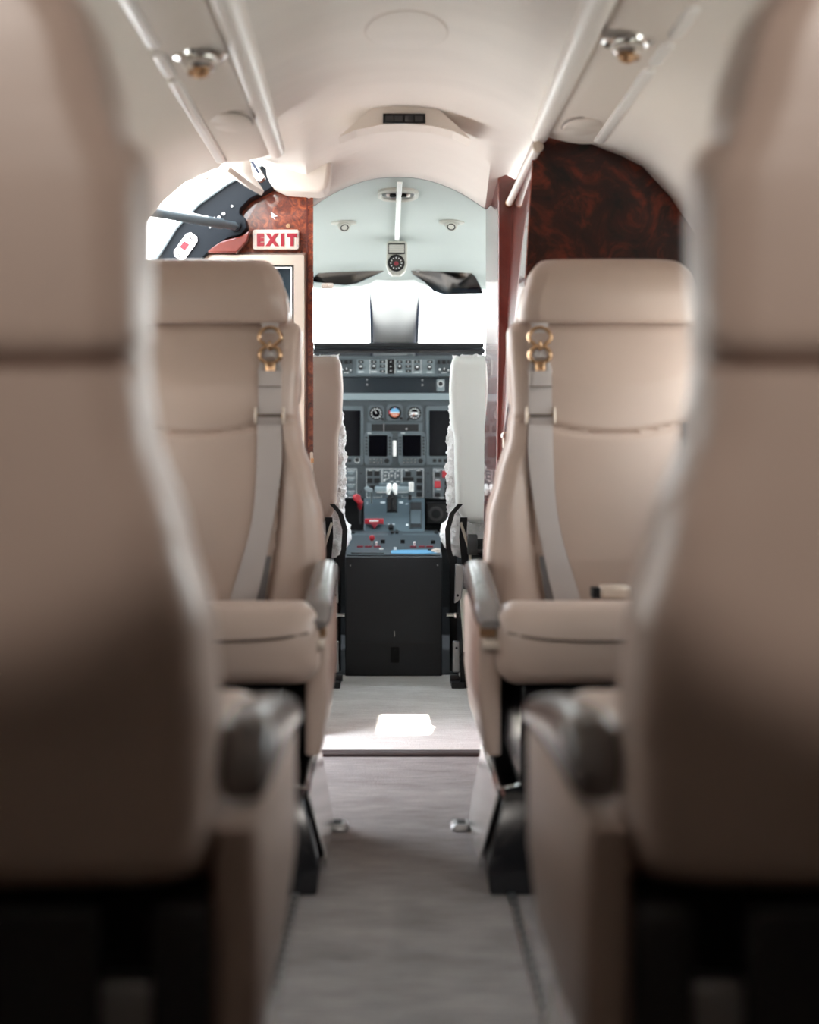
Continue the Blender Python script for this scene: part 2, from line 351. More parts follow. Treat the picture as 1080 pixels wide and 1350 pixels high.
# ================================================================== overhead service panels
def overhead(s, inn, outr, strips, lamp, cover, tb, words):
    g = thing('overhead_panel', (s * (inn[0] + outr[0]) / 2, 3.99, inn[1]), 'beige overhead service panel on the %s with raised lamp strips' % words, 'panel', None)
    bm = nb(); sec = []
    def zz(u): return inn[1] + (outr[1] - inn[1]) * u - .008 * math.sin(PI * u)
    us = [0, .03, .2, .4, .6, .8, .97, 1]
    rows = []
    for y in (-0.9, 1, 2, 3, 3.5, 3.97, 3.985):
        e = 0.006 if y > 3.98 else 0
        rows.append([(s * (inn[0] + (outr[0] - inn[0]) * u), y, zz(u) + e + (0.006 if u in (0, 1) else 0)) for u in us] + [(s * outr[0], y, outr[1] + .03), (s * inn[0], y, inn[1] + .03)])
    loft(bm, rows); obj('panel_body', bm, 'psu', g, angle=50)
    for k, (ya, yb) in enumerate(strips):
        bm = nb(); rows = []
        for y, e in ((ya, .3), (ya + .008, .85), (ya + .02, 1), (yb - .02, 1), (yb - .008, .85), (yb, .3)):
            ring = []
            for q in range(14):
                a = 2 * PI * q / 14; c = math.cos(a); d = math.sin(a)
                u = .865; z0 = zz(u)
                ring.append((s * (inn[0] + (outr[0] - inn[0]) * u + .0125 * e * math.copysign(abs(c) ** .6, c)), y, z0 + .008 * e * math.copysign(abs(d) ** .6, d)))
            rows.append(ring)
        loft(bm, rows); obj('lamp_strip', bm, 'lens', g)
    bm = nb(); tube(bm, [(s * (outr[0] - .002), y, outr[1] + .001) for y in (-0.9, 1, 2, 3, 3.98)], .0028, 8); obj('edge_groove', bm, 'seam', g)
    # oval cover
    cxx, cy = cover; bm = nb(); n = 30; rows = []
    for f, dz in ((1, 0), (1, -.011), (.94, -.013), (.05, -.013)):
        rows.append([(cxx + .043 * f * math.cos(2 * PI * k / n), cy + .10 * f * math.sin(2 * PI * k / n), inn[1] - .006 + dz) for k in range(n)])
    R = grid(bm, rows, True); bm.faces.new(R[-1]); oc = obj('oval_cover', bm, 'psu', g)
    bm = nb(); torus_loop(bm, [(cxx + .044 * math.cos(2 * PI * k / n), cy + .101 * math.sin(2 * PI * k / n), inn[1] - .0125) for k in range(n)], .0014); obj('cover_rim', bm, 'seam', oc)
    # reading lamp, and an unseen one added around the seat spot below
    for (lx, ly), where in ((lamp, ''), ((s * .40, .10), ' behind the camera, unseen, added to light the near seats')):
        z = inn[1] - .006
        z -= .007
        l = thing('reading_lamp', (lx, ly, z), 'chrome eyeball reading lamp in the %s overhead panel' % words + where, 'lamp')
        bm = nb(); lathe(bm, (lx, ly, z), (0, 0, -1), [(.046, 0), (.047, .003), (.043, .008), (.034, .010), (.031, .004), (.028, .002)], 32); obj('flange', bm, 'chrome', l)
        bm = nb(); lathe(bm, (lx, ly, z), (-.1 * s, -.25, -1), [(.014, .0), (.026, .006), (.029, .016), (.026, .026), (.019, .031)], 28); obj('eyeball', bm, 'chrome', l)
        bm = nb(); lathe(bm, (lx, ly, z), (-.1 * s, -.25, -1), [(.012, .026), (.014, .037), (.011, .040), (.009, .036), (.004, .034)], 24); obj('nozzle', bm, 'gold', l)
        bm = nb()
        for k in range(10):
            a = 2 * PI * k / 10; p = Vector((lx + .016 * math.cos(a), ly - .006 + .016 * math.sin(a), z - .031)); box(bm, p.x - .002, p.x + .002, p.y - .002, p.y + .002, p.z - .006, p.z + .004)
        obj('nozzle_ribs', bm, 'gold', l)
    sp = bpy.data.lights.new('added_seat_spot', 'SPOT'); sp.spot_size = math.radians(27); sp.spot_blend = .45; sp.shadow_soft_size = .02; sp.energy = 17 if s < 0 else 21; sp.color = (1, .93, .86)  # added spot that brightens the near seat backs and fades out below
    so = bpy.data.objects.new('added_seat_spot', sp); C.objects.link(so); so.location = (s * .40, .115, inn[1] - .085); so.rotation_euler = (math.radians(90 - (22 if s > 0 else 19.3)), 0, 0)
    # added unseen area light, bounced off the aft ceiling onto the near seats
    wl = bpy.data.lights.new('added_ceiling_fill', 'AREA'); wl.shape = 'RECTANGLE'; wl.size = .05; wl.size_y = 2.0; wl.energy = 0.5; wl.color = (1, .96, .93)
    wo = bpy.data.objects.new('added_ceiling_fill', wl); C.objects.link(wo); wo.location = (s * .24, .25, 1.45); wo.rotation_euler = (PI, -s * .15, 0)
    # tube
    t = thing('valance_tube', tb[1][0], 'long off-white tube along the inner edge of the %s overhead panel' % words, 'tube')
    a, b = Vector(tb[0][0]), Vector(tb[1][0]); ra, rb = tb[0][1], tb[1][1]; bm = nb(); d = b - a
    P = [a - d * 1.6, a, a + d * .5, b - d.normalized() * .004, b]; RR = [ra + (ra - rb) * 1.0, ra, (ra + rb) / 2, rb, rb - .003]
    tube(bm, P, RR, 24); obj('tube_body', bm, 'tube', t)
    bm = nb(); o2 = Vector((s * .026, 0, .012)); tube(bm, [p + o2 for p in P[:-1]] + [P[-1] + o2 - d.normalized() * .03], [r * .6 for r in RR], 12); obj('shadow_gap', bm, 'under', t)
overhead(-1, (.300, 1.459), (.428, 1.441), [(1.2, 2.80), (2.83, 3.02), (3.045, 3.95)], (-.346, 2.88), (-.348, 3.49),
         (((-.278, 2.64, CZ + 580 * 2.64 / F), .0275), ((-.289, 4.0, 1.476), .0213)), 'left')
overhead(1, (.345, 1.500), (.477, 1.485), [(1.3, 2.60), (2.70, 2.91), (2.945, 3.12), (3.155, 3.94)], (.389, 2.95), (.402, 3.76),
         (((.316, 2.77, CZ + 580 * 2.77 / F), .0265), ((.328, 3.99, 1.508), .0213)), 'right')

# ================================================================== passenger seats
HW = [(.43, .258), (.56, .262), (.64, .256), (.72, .236), (.80, .212), (.86, .205), (1.0, .211), (1.05, .212)]
def seat(side, f, Y0, tagname, label, extra=None):
    Xc = side * .436
    root = thing('passenger_seat', (Xc, Y0 + f * .3, 0), label, 'seat', 'beige leather passenger seats')
    def T(a, y, z): return (Xc - side * a, Y0 + f * y, z)
    def TT(bm, d=0):
        for v in bm.verts: v.co = Vector(T(*v.co)) + Vector((d, 0, 0))
        return bm
    SH = .017 if (side < 0 and f < 0) else 0.0
    lean = lambda z: -.09 * max(0, z - .55)
    # ---- backrest
    def ring(h, yr, yf, z, r, front_mod=None, NF=72, NR=26, crown=.012, rcrown=.012):
        P = []
        h = max(h, r + .002)
        for k in range(NF + 1):
            a = -(h - r) + 2 * (h - r) * k / NF; y = yf + crown * (1 - (a / h) ** 2)
            if front_mod: y += front_mod(a, z)
            P.append((a, y, z))
        y0f = P[-1][1]; 
        for k in range(1, 8):
            t = PI / 2 * k / 8; P.append((h - r + r * math.sin(t), yf - r + r * math.cos(t) + (front_mod(h - r, z) if front_mod else 0), z))
        for k in range(1, 8):
            t = PI / 2 * k / 8; P.append((h - r + r * math.cos(t), yr + r - r * math.sin(t), z))
        for k in range(NR + 1):
            a = (h - r) - 2 * (h - r) * k / NR; P.append((a, yr - rcrown * (1 - (a / h) ** 2), z))
        for k in range(1, 8):
            t = PI / 2 * k / 8; P.append((-(h - r) - r * math.sin(t), yr + r - r * math.cos(t), z))
        for k in range(1, 8):
            t = PI / 2 * k / 8; P.append((-(h - r) - r * math.cos(t), yf - r + r * math.sin(t) + (front_mod(h - r, z) if front_mod else 0), z))
        return P
    def sa(z): return .168 - .028 * min(1, max(0, (.80 - z) / .36)) + .012 * math.sin(PI * min(1, max(0, (.80 - z) / .36)))
    def seam_z(a): return .807 + .030 * min(1, abs(a) / .165) ** 2
    def fm(a, z):
        d = 0
        dz = z - seam_z(a); d -= .009 * math.exp(-(dz / .006) ** 2)
        d += .008 * max(0, 1 - abs(dz - .10) / .12) if dz > 0 else 0
        if z < seam_z(a):
            for sg_ in (1, -1):
                da = a - sg_ * sa(z); d -= .009 * math.exp(-(da / .006) ** 2)
            if abs(a) > sa(z): d += .020 * math.sin(PI * min(1, (abs(a) - sa(z)) / (.27 - sa(z)))) * min(1, (seam_z(a) - z) / .15)
            else: d += .006 * math.cos(a / sa(z) * PI / 2)
        return d
    rows = []; N = 110; z0, z1, R_ = .43, 1.045, .028
    for i in range(N + 1):
        z = z0 + (z1 - z0) * (0.5 - .5 * math.cos(PI * i / N)) if i in (0, N) else z0 + (z1 - z0) * i / N
        e = min(z - z0, z1 - z); ins = R_ - math.sqrt(max(0, R_ ** 2 - (R_ - min(e, R_)) ** 2))
        yr = .0 + (.022 if z > .85 else 0) + lean(z); yf = .135 + lean(z) + .01 * math.sin((z - .43) * 6)
        rows.append(ring(interp(HW, z) - ins, yr + ins, yf - ins, z, .034, fm if ins < .01 else None))
    bm = nb(); loft(bm, rows); back = obj('backrest', TT(bm, SH), 'leather', root, angle=60)
    # ---- headrest: rear wrap and front roll
    HH = [(.855, .204), (.90, .209), (1.00, .209), (1.035, .196), (1.06, .187), (1.10, .179), (1.168, .150)]
    rows = []; z0, z1, R_ = .857, 1.172, .022; N = 44
    for i in range(N + 1):
        z = z0 + (z1 - z0) * i / N; e = min(z - z0, z1 - z); ins = R_ - math.sqrt(max(0, R_ ** 2 - (R_ - min(e, R_)) ** 2))
        rows.append(ring(interp(HH, z) - ins, -.004 + lean(z) + ins, .055 + lean(z) - ins * .5, z, .026, NF=30, crown=0, rcrown=.014))
    bm = nb(); loft(bm, rows)
    rows = []; HF = [(1.035, .184), (1.06, .187), (1.09, .182), (1.13, .170), (1.172, .152)]; z0, z1, R_ = 1.036, 1.172, .030; N = 40
    for i in range(N + 1):
        z = z0 + (z1 - z0) * i / N; ea, eb = z - z0, z1 - z
        ins = (.010 - math.sqrt(max(0, .010 ** 2 - (.010 - min(ea, .010)) ** 2))) + (R_ - math.sqrt(max(0, R_ ** 2 - (R_ - min(eb, R_)) ** 2)))
        bulge = .022 * math.sin(PI * min(1, (z - z0) / (z1 - z0)))
        rows.append(ring(interp(HF, z) - ins * .6, .03 + lean(z), .150 + lean(z) + bulge - ins, z, .032, NF=40, crown=.010, rcrown=0))
    loft(bm, rows); obj('headrest', TT(bm, SH), 'leather', root, angle=60)
    # ---- seat cushion
    bm = nb(); rows = []; ys = [.10 + .54 * k / 40 for k in range(41)]
    for k, y in enumerate(ys):
        ef = .64 - y; rr = .045; ins = rr - math.sqrt(max(0, rr ** 2 - (rr - min(ef, rr)) ** 2))
        top = .460 + .043 * min(1, max(0, (y - .18) / .36)) ** 1.5 - ins; bot = .362 + ins * .5; h = .272 - ins * .6
        rows.append([(a, y, z + (.008 * (1 - (a / .27) ** 2) if z > .42 else 0)) for a, z in rrect(-h, h, bot, top, min(.040, (top - bot) / 2 - .003), 8)])
    loft(bm, rows); cu = obj('seat_cushion', TT(bm, SH), 'leather', root, angle=60)
    bm = nb(); pts = []
    for k in range(41):
        t = -1 + 2 * k / 40; pts.append((.252 * t, (.6415 - .010 * abs(t) ** 12), .442 + .014 * abs(t) ** 4))
    tube(bm, pts, .0026, 6); obj('piping', TT(bm, SH), 'seam', cu)
    # ---- arms
    for sg_, an in ((1, 'aisle'), (-1, 'outer')):
        bm = nb(); rows = []
        for z, dx in ((.235, -.014), (.245, -.010), (.33, 0), (.462, 0), (.474, -.004)):
            rows.append([(sg_ * a, y, z) for a, y in rrect(.262, .302 + dx, .03, .60, .012, 4)])
        loft(bm, rows); arm = obj('armrest', TT(bm), 'leather', root, angle=50)
        bm = nb(); rows = []
        for k in range(25):
            u = k / 24; y = .09 + .53 * u; e = min(1, math.sin(PI * min(u * 1, 1) ) * 3.2); e = max(e, .0)
            if u < .12: e = math.sqrt(max(0, 1 - (1 - u / .12) ** 2))
            elif u > .86: e = math.sqrt(max(0, 1 - ((u - .86) / .14) ** 2))
            else: e = 1
            top = .552 - .058 * max(0, (u - .15) / .85) ** 1.4; dr = (1 - e) * .045
            zb = .484 - .022 * u ** 2; zt = max(zb + .014, top - dr)
            w_ = .026 * (.72 + .28 * e)
            rows.append([(sg_ * (.283 + w_ * math.copysign(abs(math.cos(t)) ** .65, math.cos(t))), y, (zb + zt) / 2 + (zt - zb) / 2 * math.copysign(abs(math.sin(t)) ** .75, math.sin(t))) for t in [2 * PI * q / 24 for q in range(24)]])
        loft(bm, rows); obj('arm_pad', TT(bm), 'pad', arm, angle=60)
        if sg_ == 1:
            bm = nb(); box(bm, .263, .300, .595, .607, .446, .466); obj('latch_plate', TT(bm), 'gold', arm, bevel=.002)
            bm = nb(); box(bm, .255, .296, .595, .622, .424, .442); obj('latch_lever', TT(bm), 'champ', arm, bevel=.004)
    # ---- understructure
    bm = nb(); box(bm, -.24, .225, .14, .56, .15, .365); obj('pedestal', TT(bm), 'blackgloss', root, bevel=.008)
    bm = nb(); box(bm, -.255, .258, .06, .12, .17, .418); obj('rear_frame', TT(bm), 'black', root, bevel=.004)
    pn = nb(); box(pn, .213, .262, .015, .062, .19, .412); obj('rear_panel', TT(pn), 'under', root, bevel=.008)
    pn = nb(); box(pn, -.255, .170, .015, .062, .19, .412); obj('rear_panel', TT(pn), 'under', root, bevel=.008)
    pn = nb(); box(pn, .168, .215, .03, .062, .19, .345); obj('rear_ledge', TT(pn), 'steel', root, bevel=.004)
    # base fairing with polished side plates
    bm = nb()
    for z, dx in ((.0, 0), (.045, 0), (.165, -.030)): pass
    rows = [[(a, y, z) for a, y in ((-.24, y0), (a1, y0), (a1, y1), (-.24, y1))] for z, a1, y0, y1 in ((0, .285, .12, .655), (.05, .290, .12, .655), (.165, .262, .12, .625), (.175, .250, .13, .615))]
    loft(bm, rows); base = obj('base_fairing', TT(bm), 'blackgloss', root, bevel=.006, seg=3)
    bm = nb(); prism(bm, [(.294, .13, .02), (.294, .54, .02), (.2965, .60, .055), (.2670, .625, .170), (.2665, .13, .172)], (.004, 0, .001))
    obj('polished_side', TT(bm), 'polish', base, bevel=.003)
    bm = nb(); prism(bm, [(.262, .13, .176), (.268, .615, .176), (.225, .60, .182), (.215, .13, .182)], (0, 0, .004)); obj('top_trim', TT(bm), 'chrome', base, bevel=.002)
    # ---- shoulder harness on the front of the backrest
    def ysurf(a, z):
        zz_ = min(z, 1.03)
        return .135 + lean(zz_) + .01 * math.sin((zz_ - .43) * 6) + .012 * (1 - (a / interp(HW, zz_)) ** 2) + fm(a, zz_)
    def ribbon(bm, path, wd, th=.0022, dirs=None):
        rows = []
        for i, p in enumerate(path):
            p = Vector(p); q = Vector(path[min(i + 1, len(path) - 1)]) - Vector(path[max(i - 1, 0)])
            u = Vector((1, 0, 0)); 
            u = (u - q * (u.dot(q) / q.length_squared)).normalized(); n_ = u.cross(q).normalized()
            wd_ = wd[i] if isinstance(wd, list) else wd
            rows.append([p + u * (wd_ / 2) + n_ * th, p + u * wd_ * .25 + n_ * th * 1.3, p - u * wd_ * .25 + n_ * th * 1.3, p - u * (wd_ / 2) + n_ * th, p - u * (wd_ / 2) - n_ * th, p + u * (wd_ / 2) - n_ * th])
        loft(bm, rows)
    A0 = .150
    def spath(z_hi, z_lo, n_, off, afun):
        return [(afun(z), max(ysurf(afun(z) + d, z) for d in (-.02, 0, .02)) + off, z) for z in [z_hi + (z_lo - z_hi) * k / n_ for k in range(n_ + 1)]]
    hb = nb(); ribbon(hb, spath(.935, .845, 14, .007, lambda z: A0), .047)
    harness = obj('shoulder_belt', TT(hb, SH), 'belt', root, angle=60)
    def aw(z):
        t = (.845 - z) / .38; return A0 - .002 - .052 * max(0, t) ** 1.6 + .010 * math.sin(PI * min(1, max(0, t)))
    lb = nb(); ribbon(lb, spath(.845, .462, 40, .005, aw), [.047 + .004 * math.sin(k / 5) for k in range(41)]); obj('lap_strap', TT(lb, SH), 'belt', harness, angle=60)
    lb = nb(); ribbon(lb, spath(.56, .462, 12, .003, lambda z: aw(z) + .018 + (.56 - z) * .12), .03); obj('under_strap', TT(lb, SH), 'beltdark', harness)
    fb = nb(); ribbon(fb, spath(.935, .905, 8, .0115, lambda z: A0), .046, .003); ribbon(fb, spath(.936, .908, 6, .015, lambda z: A0), .034, .001); obj('sewn_fold', TT(fb, SH), 'belt', harness)
    fb = nb(); ribbon(fb, spath(.906, .903, 2, .0135, lambda z: A0), .046, .001); obj('fold_shadow', TT(fb, SH), 'seam', harness); fb = nb(); ribbon(fb, spath(.848, .842, 2, .012, lambda z: A0), .046, .002); obj('fold_shadow', TT(fb, SH), 'seam', harness)  # dark strips painted in for the shade under the belt folds
    for sg_ in (1, -1):
        bb = nb(); y_ = ysurf(A0, .845) + .012; a_ = A0 + sg_ * .0285
        box(bb, a_ - .0025, a_ + .0025, y_ - .006, y_ + .005, .828, .862); obj('slide_bar', TT(bb, SH), 'champ', harness, bevel=.001)
    bb = nb(); box(bb, A0 - .028, A0 + .028, y_ - .010, y_ - .006, .840, .850); obj('slide_crossbar', TT(bb, SH), 'gold', harness)
    yk = ysurf(A0, .98) + .012
    # upper V link
    bb = nb(); n_ = 28
    torus_loop(bb, [(A0 + .023 * math.cos(t) * (1 - .80 * max(0, -math.sin(t)) ** 1.3), yk + .004, 1.004 + .022 * math.sin(t)) for t in [2 * PI * k / n_ for k in range(n_)]], .0040); obj('upper_link', TT(bb, SH), 'gold', harness)
    bb = nb(); torus_loop(bb, [(A0 + .022 * math.cos(t) * (1 - .55 * max(0, -math.sin(t)) ** 1.5), yk + .006, .968 + .019 * math.sin(t)) for t in [2 * PI * k / n_ for k in range(n_)]], .0042); obj('lower_link', TT(bb, SH), 'gold', harness)
    bb = nb(); torus_loop(bb, [(A0 + a, yk + .008, .942 + z) for a, z in rrect(-.008, .008, -.011, .013, .004, 3)], .0025); obj('buckle_slot', TT(bb, SH), 'gold', harness)
    bb = nb(); box(bb, A0 - .003, A0 + .003, yk + .004, yk + .012, .986, .998); obj('link_pin', TT(bb, SH), 'gold', harness, bevel=.001); bb = nb(); box(bb, A0 - .006, A0 + .006, yk, yk + .006, .935, .950); obj('link_pin', TT(bb, SH), 'gold', harness, bevel=.001)
    for zt_, zb_, w0, w1, nm in ((1.036, 1.016, .036, .024, 'top_tab'), (.984, .966, .020, .026, 'middle_tab')):
        bb = nb(); ribbon(bb, [(A0, yk, zt_ + (zb_ - zt_) * k / 5) for k in range(6)], [w0 + (w1 - w0) * k / 5 for k in range(6)], .003); obj(nm, TT(bb, SH), 'belt', harness)
    bb = nb()
    for s2 in (1, -1): ribbon(bb, [(A0 + s2 * (.013 + .006 * k / 5), yk - .002, .966 - .033 * k / 5) for k in range(6)], [.008 + .007 * k / 5 for k in range(6)], .003)
    obj('split_webbing', TT(bb, SH), 'belt', harness)
    if extra:
        eb = nb(); ribbon(eb, [(-.150 + .014 * k / 20, ysurf(-.15, .83 - .36 * k / 20) + .004 + .004 * math.sin(PI * k / 20), .83 - .36 * k / 20) for k in range(21)], .014)
        obj('outer_strap', TT(eb, SH), 'beltdark', root)
        eb = nb(); box(eb, -.012, .047, .24, .30, .484, .510); bk = obj('belt_buckle', TT(eb, SH), 'champ', root, bevel=.006, seg=3)
        eb = nb(); box(eb, .045, .062, .25, .29, .484, .506); obj('buckle_tongue', TT(eb, SH), 'black', bk, bevel=.002)
    return root
seat(-1, 1, 1.38, 'a', 'blurred beige leather seat nearest the camera on the left, seen from behind')
seat(1, 1, 1.38, 'b', 'blurred beige leather seat nearest the camera on the right, seen from behind')
seat(-1, -1, 3.63, 'c', 'beige leather seat with shoulder belt facing the camera left of the aisle')
seat(1, -1, 3.63, 'd', 'beige leather seat with shoulder belt facing the camera right of the aisle', extra=True)

# floor hardware
for (px, py, words) in ((445, 1092, 'left'), (608, 1095, 'right')):
    p = at(px, py, 3.49); r = thing('floor_fitting', (p.x, p.y, 0), 'small rounded metal floor fitting beside the %s seat base' % words, 'fitting', 'floor fittings in the aisle')
    bm = nb(); rows = [[(p.x + a * k, p.y + b * k, z) for a, b in rrect(-.019, .019, -.028, .028, .010, 5)] for z, k in ((0.0, 1.1), (.006, 1.12), (.012, 1.0), (.014, .9))]
    loft(bm, rows); obj('rim', bm, 'steel', r)
    bm = nb(); rows = [[(p.x + a, p.y + b, z) for a, b in rrect(-.009, .009, -.016, .016, .004, 4)] for z in (.013, .0165)]; loft(bm, rows); obj('insert', bm, 'black', r)
for s in (-1, 1):
    bm = nb(); box(bm, s * .188 - .006, s * .188 + .006, 1.95, 3.02, 0, .006); r = obj('seat_track', bm, 'steel', bevel=.002)
    tag(r, 'narrow grey seat rail along the carpet on the %s' % ('left' if s < 0 else 'right'), 'rail', 'seat rails')
    bm = nb()
    for k in range(24): 
        y = 1.98 + k * .043; box(bm, s * .188 - .002, s * .188 + .002, y, y + .02, .006, .0066)
    o = obj('rail_slots', bm, 'black', r); o['kind'] = 'stuff'

# ================================================================== RIGHT: wood bulkhead, cabinet, divider, rod
edge = [(.352, 1.560), (.353, 1.510)]
P = [(.318, 1.507), (.40, 1.52), (.477, 1.498), (.576, 1.46), (.645, 1.385), (.70, 1.30), (.735, 1.22), (.77, 1.0), (.78, .4), (.74, 0.0), (.262, 0), (.272, .60), (.285, .96), (.291, 1.04), (.303, 1.27)]
bulk = nb(); prism(bulk, [(x, 4.0, z) for x, z in P], (0, .012, 0))
cab = thing('galley_cabinet', (.5, 4.2, 0), 'tall burl wood cabinet, shade painted into its front, behind the right seat with lacquered aisle side', 'cabinet')
obj('front_panel', bulk, 'burlshade', cab, smooth=False)
sd = [(.318, 1.507), (.303, 1.27), (.291, 1.04), (.285, .96), (.272, .60), (.262, 0)]
bm = nb(); A = [[(x, 4.012, z) for x, z in sd], [(x - .012, 4.46, z - .03 * (z / 1.5)) for x, z in sd]]
R = grid(bm, A); B = grid(bm, [[(x + .02, y, z) for x, y, z in row] for row in A])
obj('aisle_panel', bm, 'mahog', cab, smooth=True)
bm = nb(); prism(bm, [at(a, b, 3.998) for a, b in [(784, 205), (788, 207), (700, 350), (697, 348)]], (0, .003, 0)); obj('diagonal_inlay', bm, 'burlshade', cab)
bm = nb(); tube(bm, [(x - .001, 4.002, z) for x, z in sd], .0022, 6); obj('edge_bead', bm, 'burl', cab)
div = thing('divider', (.27, 4.6, 0), 'narrow lacquered mahogany divider at the right side of the cockpit doorway', 'divider')
bm = nb(); lo = [(.262, 4.46, 0), (.31, 4.46, 0), (.31, 4.76, 0), (.247, 4.76, 0)]
rows = [[Vector(p) + Vector((dx, 0, z)) for p in lo] for z, dx in ((0, -.01), (.8, -.004), (1.1, 0), (1.44, 0))]
rows.append([Vector((.262, 4.46, 1.50)), Vector((.31, 4.46, 1.475)), Vector((.31, 4.76, 1.45)), Vector((.247, 4.76, 1.445))])
loft(bm, rows); obj('divider_panel', bm, 'mahog', div, bevel=.003, angle=20)
bm = nb(); box(bm, .2515, .2555, 4.49, 4.72, 0.86, .90); 
bm.free()
rod = thing('grab_rod', (.318, 3.94, 1.469), 'beige capped grab rod under the ceiling at the edge of the right wooden cabinet', 'rod')
bm = nb(); tube(bm, [(.318, 3.935, 1.469), (.305, 4.2, 1.443), (.290, 4.44, 1.412)], [.0115, .0105, .009], 18); obj('rod_body', bm, 'tube', rod)
bm = nb(); tube(bm, [(.3195, 3.924, 1.4705), (.318, 3.936, 1.469)], .0135, 20); obj('end_cap', bm, 'champ', rod, bevel=.002)
bm = nb(); tube(bm, [(.290, 4.437, 1.4125), (.2895, 4.452, 1.4105)], .011, 18); obj('end_ring', bm, 'gold', rod)
lt = thing('door_latch', at(655, 577, 4.3), 'small pale latch on the lacquered side of the right cabinet', 'latch')
bm = nb(); p = at(655, 577, 4.3); box(bm, .262, .278, 4.26, 4.30, .775, .815); obj('catch', bm, 'champ', lt, bevel=.002)
bm = nb(); box(bm, .258, .264, 4.25, 4.29, .80, .811); obj('thumb_tab', bm, 'white', lt, bevel=.002)

# ================================================================== LEFT: doorway, frame, burl panel, exit sign, screen
fr = thing('door_frame', (-.5, 4.52, 0), 'curved dark metal frame around the open entry door, top left', 'frame')
outp = [(345, 218), (300, 243), (262, 270), (232, 302), (205, 345), (170, 430), (150, 560), (150, 890)]
inp = [(205, 890), (205, 560), (222, 430), (262, 345), (283, 325), (302, 313), (318, 309), (326, 300), (324, 288), (316, 281), (317, 275), (330, 262), (355, 250), (372, 238)]
bm = nb(); prism(bm, [at(a, b, 4.50) for a, b in outp + inp], (0, .06, 0)); obj('frame_band', bm, 'frame', fr, bevel=.003)
bm = nb(); tube(bm, [at(a - 2, b - 2, 4.49) for a, b in outp], .008, 8); obj('seal', bm, 'visor_edge', fr)
for a, b, r_ in ((289, 287, 2.2), (295, 282, 2.2), (306, 272, 1.6), (277, 300, 1.2)):
    bm = nb(); scirc(bm, a, b, r_, 4.499, .005, 12); obj('screw', bm, 'steel', fr)
pl = thing('placard', at(253, 323, 4.49), 'white octagonal door placard with a red mark on the dark frame', 'placard')
def rot(pts, c, ang):
    ca, sa_ = math.cos(ang), math.sin(ang); return [(c[0] + a * ca - b * sa_, c[1] + a * sa_ + b * ca) for a, b in pts]
bm = nb(); slab(bm, rot([(-19, -5), (-14, -9), (14, -9), (19, -5), (19, 5), (14, 9), (-14, 9), (-19, 5)], (245, 325), -.95), 4.498, .005); obj('plate', bm, 'placard', pl)
bm = nb(); slab(bm, rot([(-5, -4), (5, -4), (5, 4), (-5, 4)], (243, 324), -.95), 4.492, .002); obj('red_mark', bm, 'exitred', pl)
bm = nb(); slab(bm, rot([(9.5, -9), (10.2, -9), (10.2, 9), (9.5, 9)], (245, 325), -.95), 4.492, .002); slab(bm, rot([(-9.5, -9), (-8.8, -9), (-8.8, 9), (-9.5, 9)], (245, 325), -.95), 4.492, .002)
for d in (14, -14):
    c = rot([(d, 0)], (245, 325), -.95)[0]
    P_ = [(c[0] + 2.6 * math.cos(t), c[1] + 2.6 * math.sin(t)) for t in [2 * PI * k / 16 for k in range(13)]]
    for q in range(len(P_) - 1): slab(bm, [P_[q], P_[q + 1], (c[0] + (P_[q + 1][0] - c[0]) * .6, c[1] + (P_[q + 1][1] - c[1]) * .6), (c[0] + (P_[q][0] - c[0]) * .6, c[1] + (P_[q][1] - c[1]) * .6)], 4.492, .002)
obj('print', bm, 'black', pl)
st = thing('door_strut', at(310, 300, 4.47), 'dark grey gas strut reaching from the door frame out to the open door', 'strut')
a, b = at(309, 298, 4.46), at(150, 270, 4.12)
bm = nb(); tube(bm, [a, a + (b - a) * .10, a + (b - a) * .11, b], [.011, .011, .0135, .0135], 16); obj('cylinder', bm, 'panel2', st)
bm = nb(); scirc(bm, 311, 298, 7.5, 4.497, .03, 20); obj('pivot', bm, 'frame', st)
bm = nb(); scirc(bm, 311, 298, 3.5, 4.467, .008, 14); obj('bolt', bm, 'panel2', st)
bm = nb(); prism(bm, [at(x, y, 4.05) for x, y in [(232, 233), (238, 224), (250, 217), (262, 215), (271, 219), (276, 230), (275, 236), (234, 237)]], (0, .02, 0))
tag(obj('door_trim_cap', bm, 'psu', bevel=.006, seg=3), 'beige rounded trim cap at the top corner of the doorway', 'trim')
fl = thing('door_flap', at(320, 230, 4.2), 'pale cream liner flap hanging over the top of the open doorway', 'flap')
bm = nb(); rows = []
for x0, y0, x1, y1, Y in ((276, 216, 300, 226, 4.03), (292, 214, 318, 240, 4.10), (312, 211, 334, 252, 4.2), (326, 210, 345, 258, 4.3)):
    pa, pb = at(x0, y0, Y), at(x1, y1, Y); m_ = (pa + pb) / 2 + Vector((-.01, 0, -.004)); rows.append([pa, m_, pb, pb + Vector((.006, 0, .012)), m_ + Vector((.006, 0, .012)), pa + Vector((.006, 0, .012))])
loft(bm, rows); obj('flap_skin', bm, 'cream', fl)
bm = nb(); prism(bm, [at(x, y, 4.35) for x, y in [(323, 216), (336, 211), (350, 234), (343, 240), (336, 236)]], (0, .03, 0)); obj('hinge_plate', bm, 'chrome', fl, bevel=.003)
bm = nb(); prism(bm, [at(x, y, 4.34) for x, y in [(330, 213), (334, 212), (342, 226), (339, 228)]], (0, .01, 0)); obj('hinge_slot', bm, 'seal', fl)

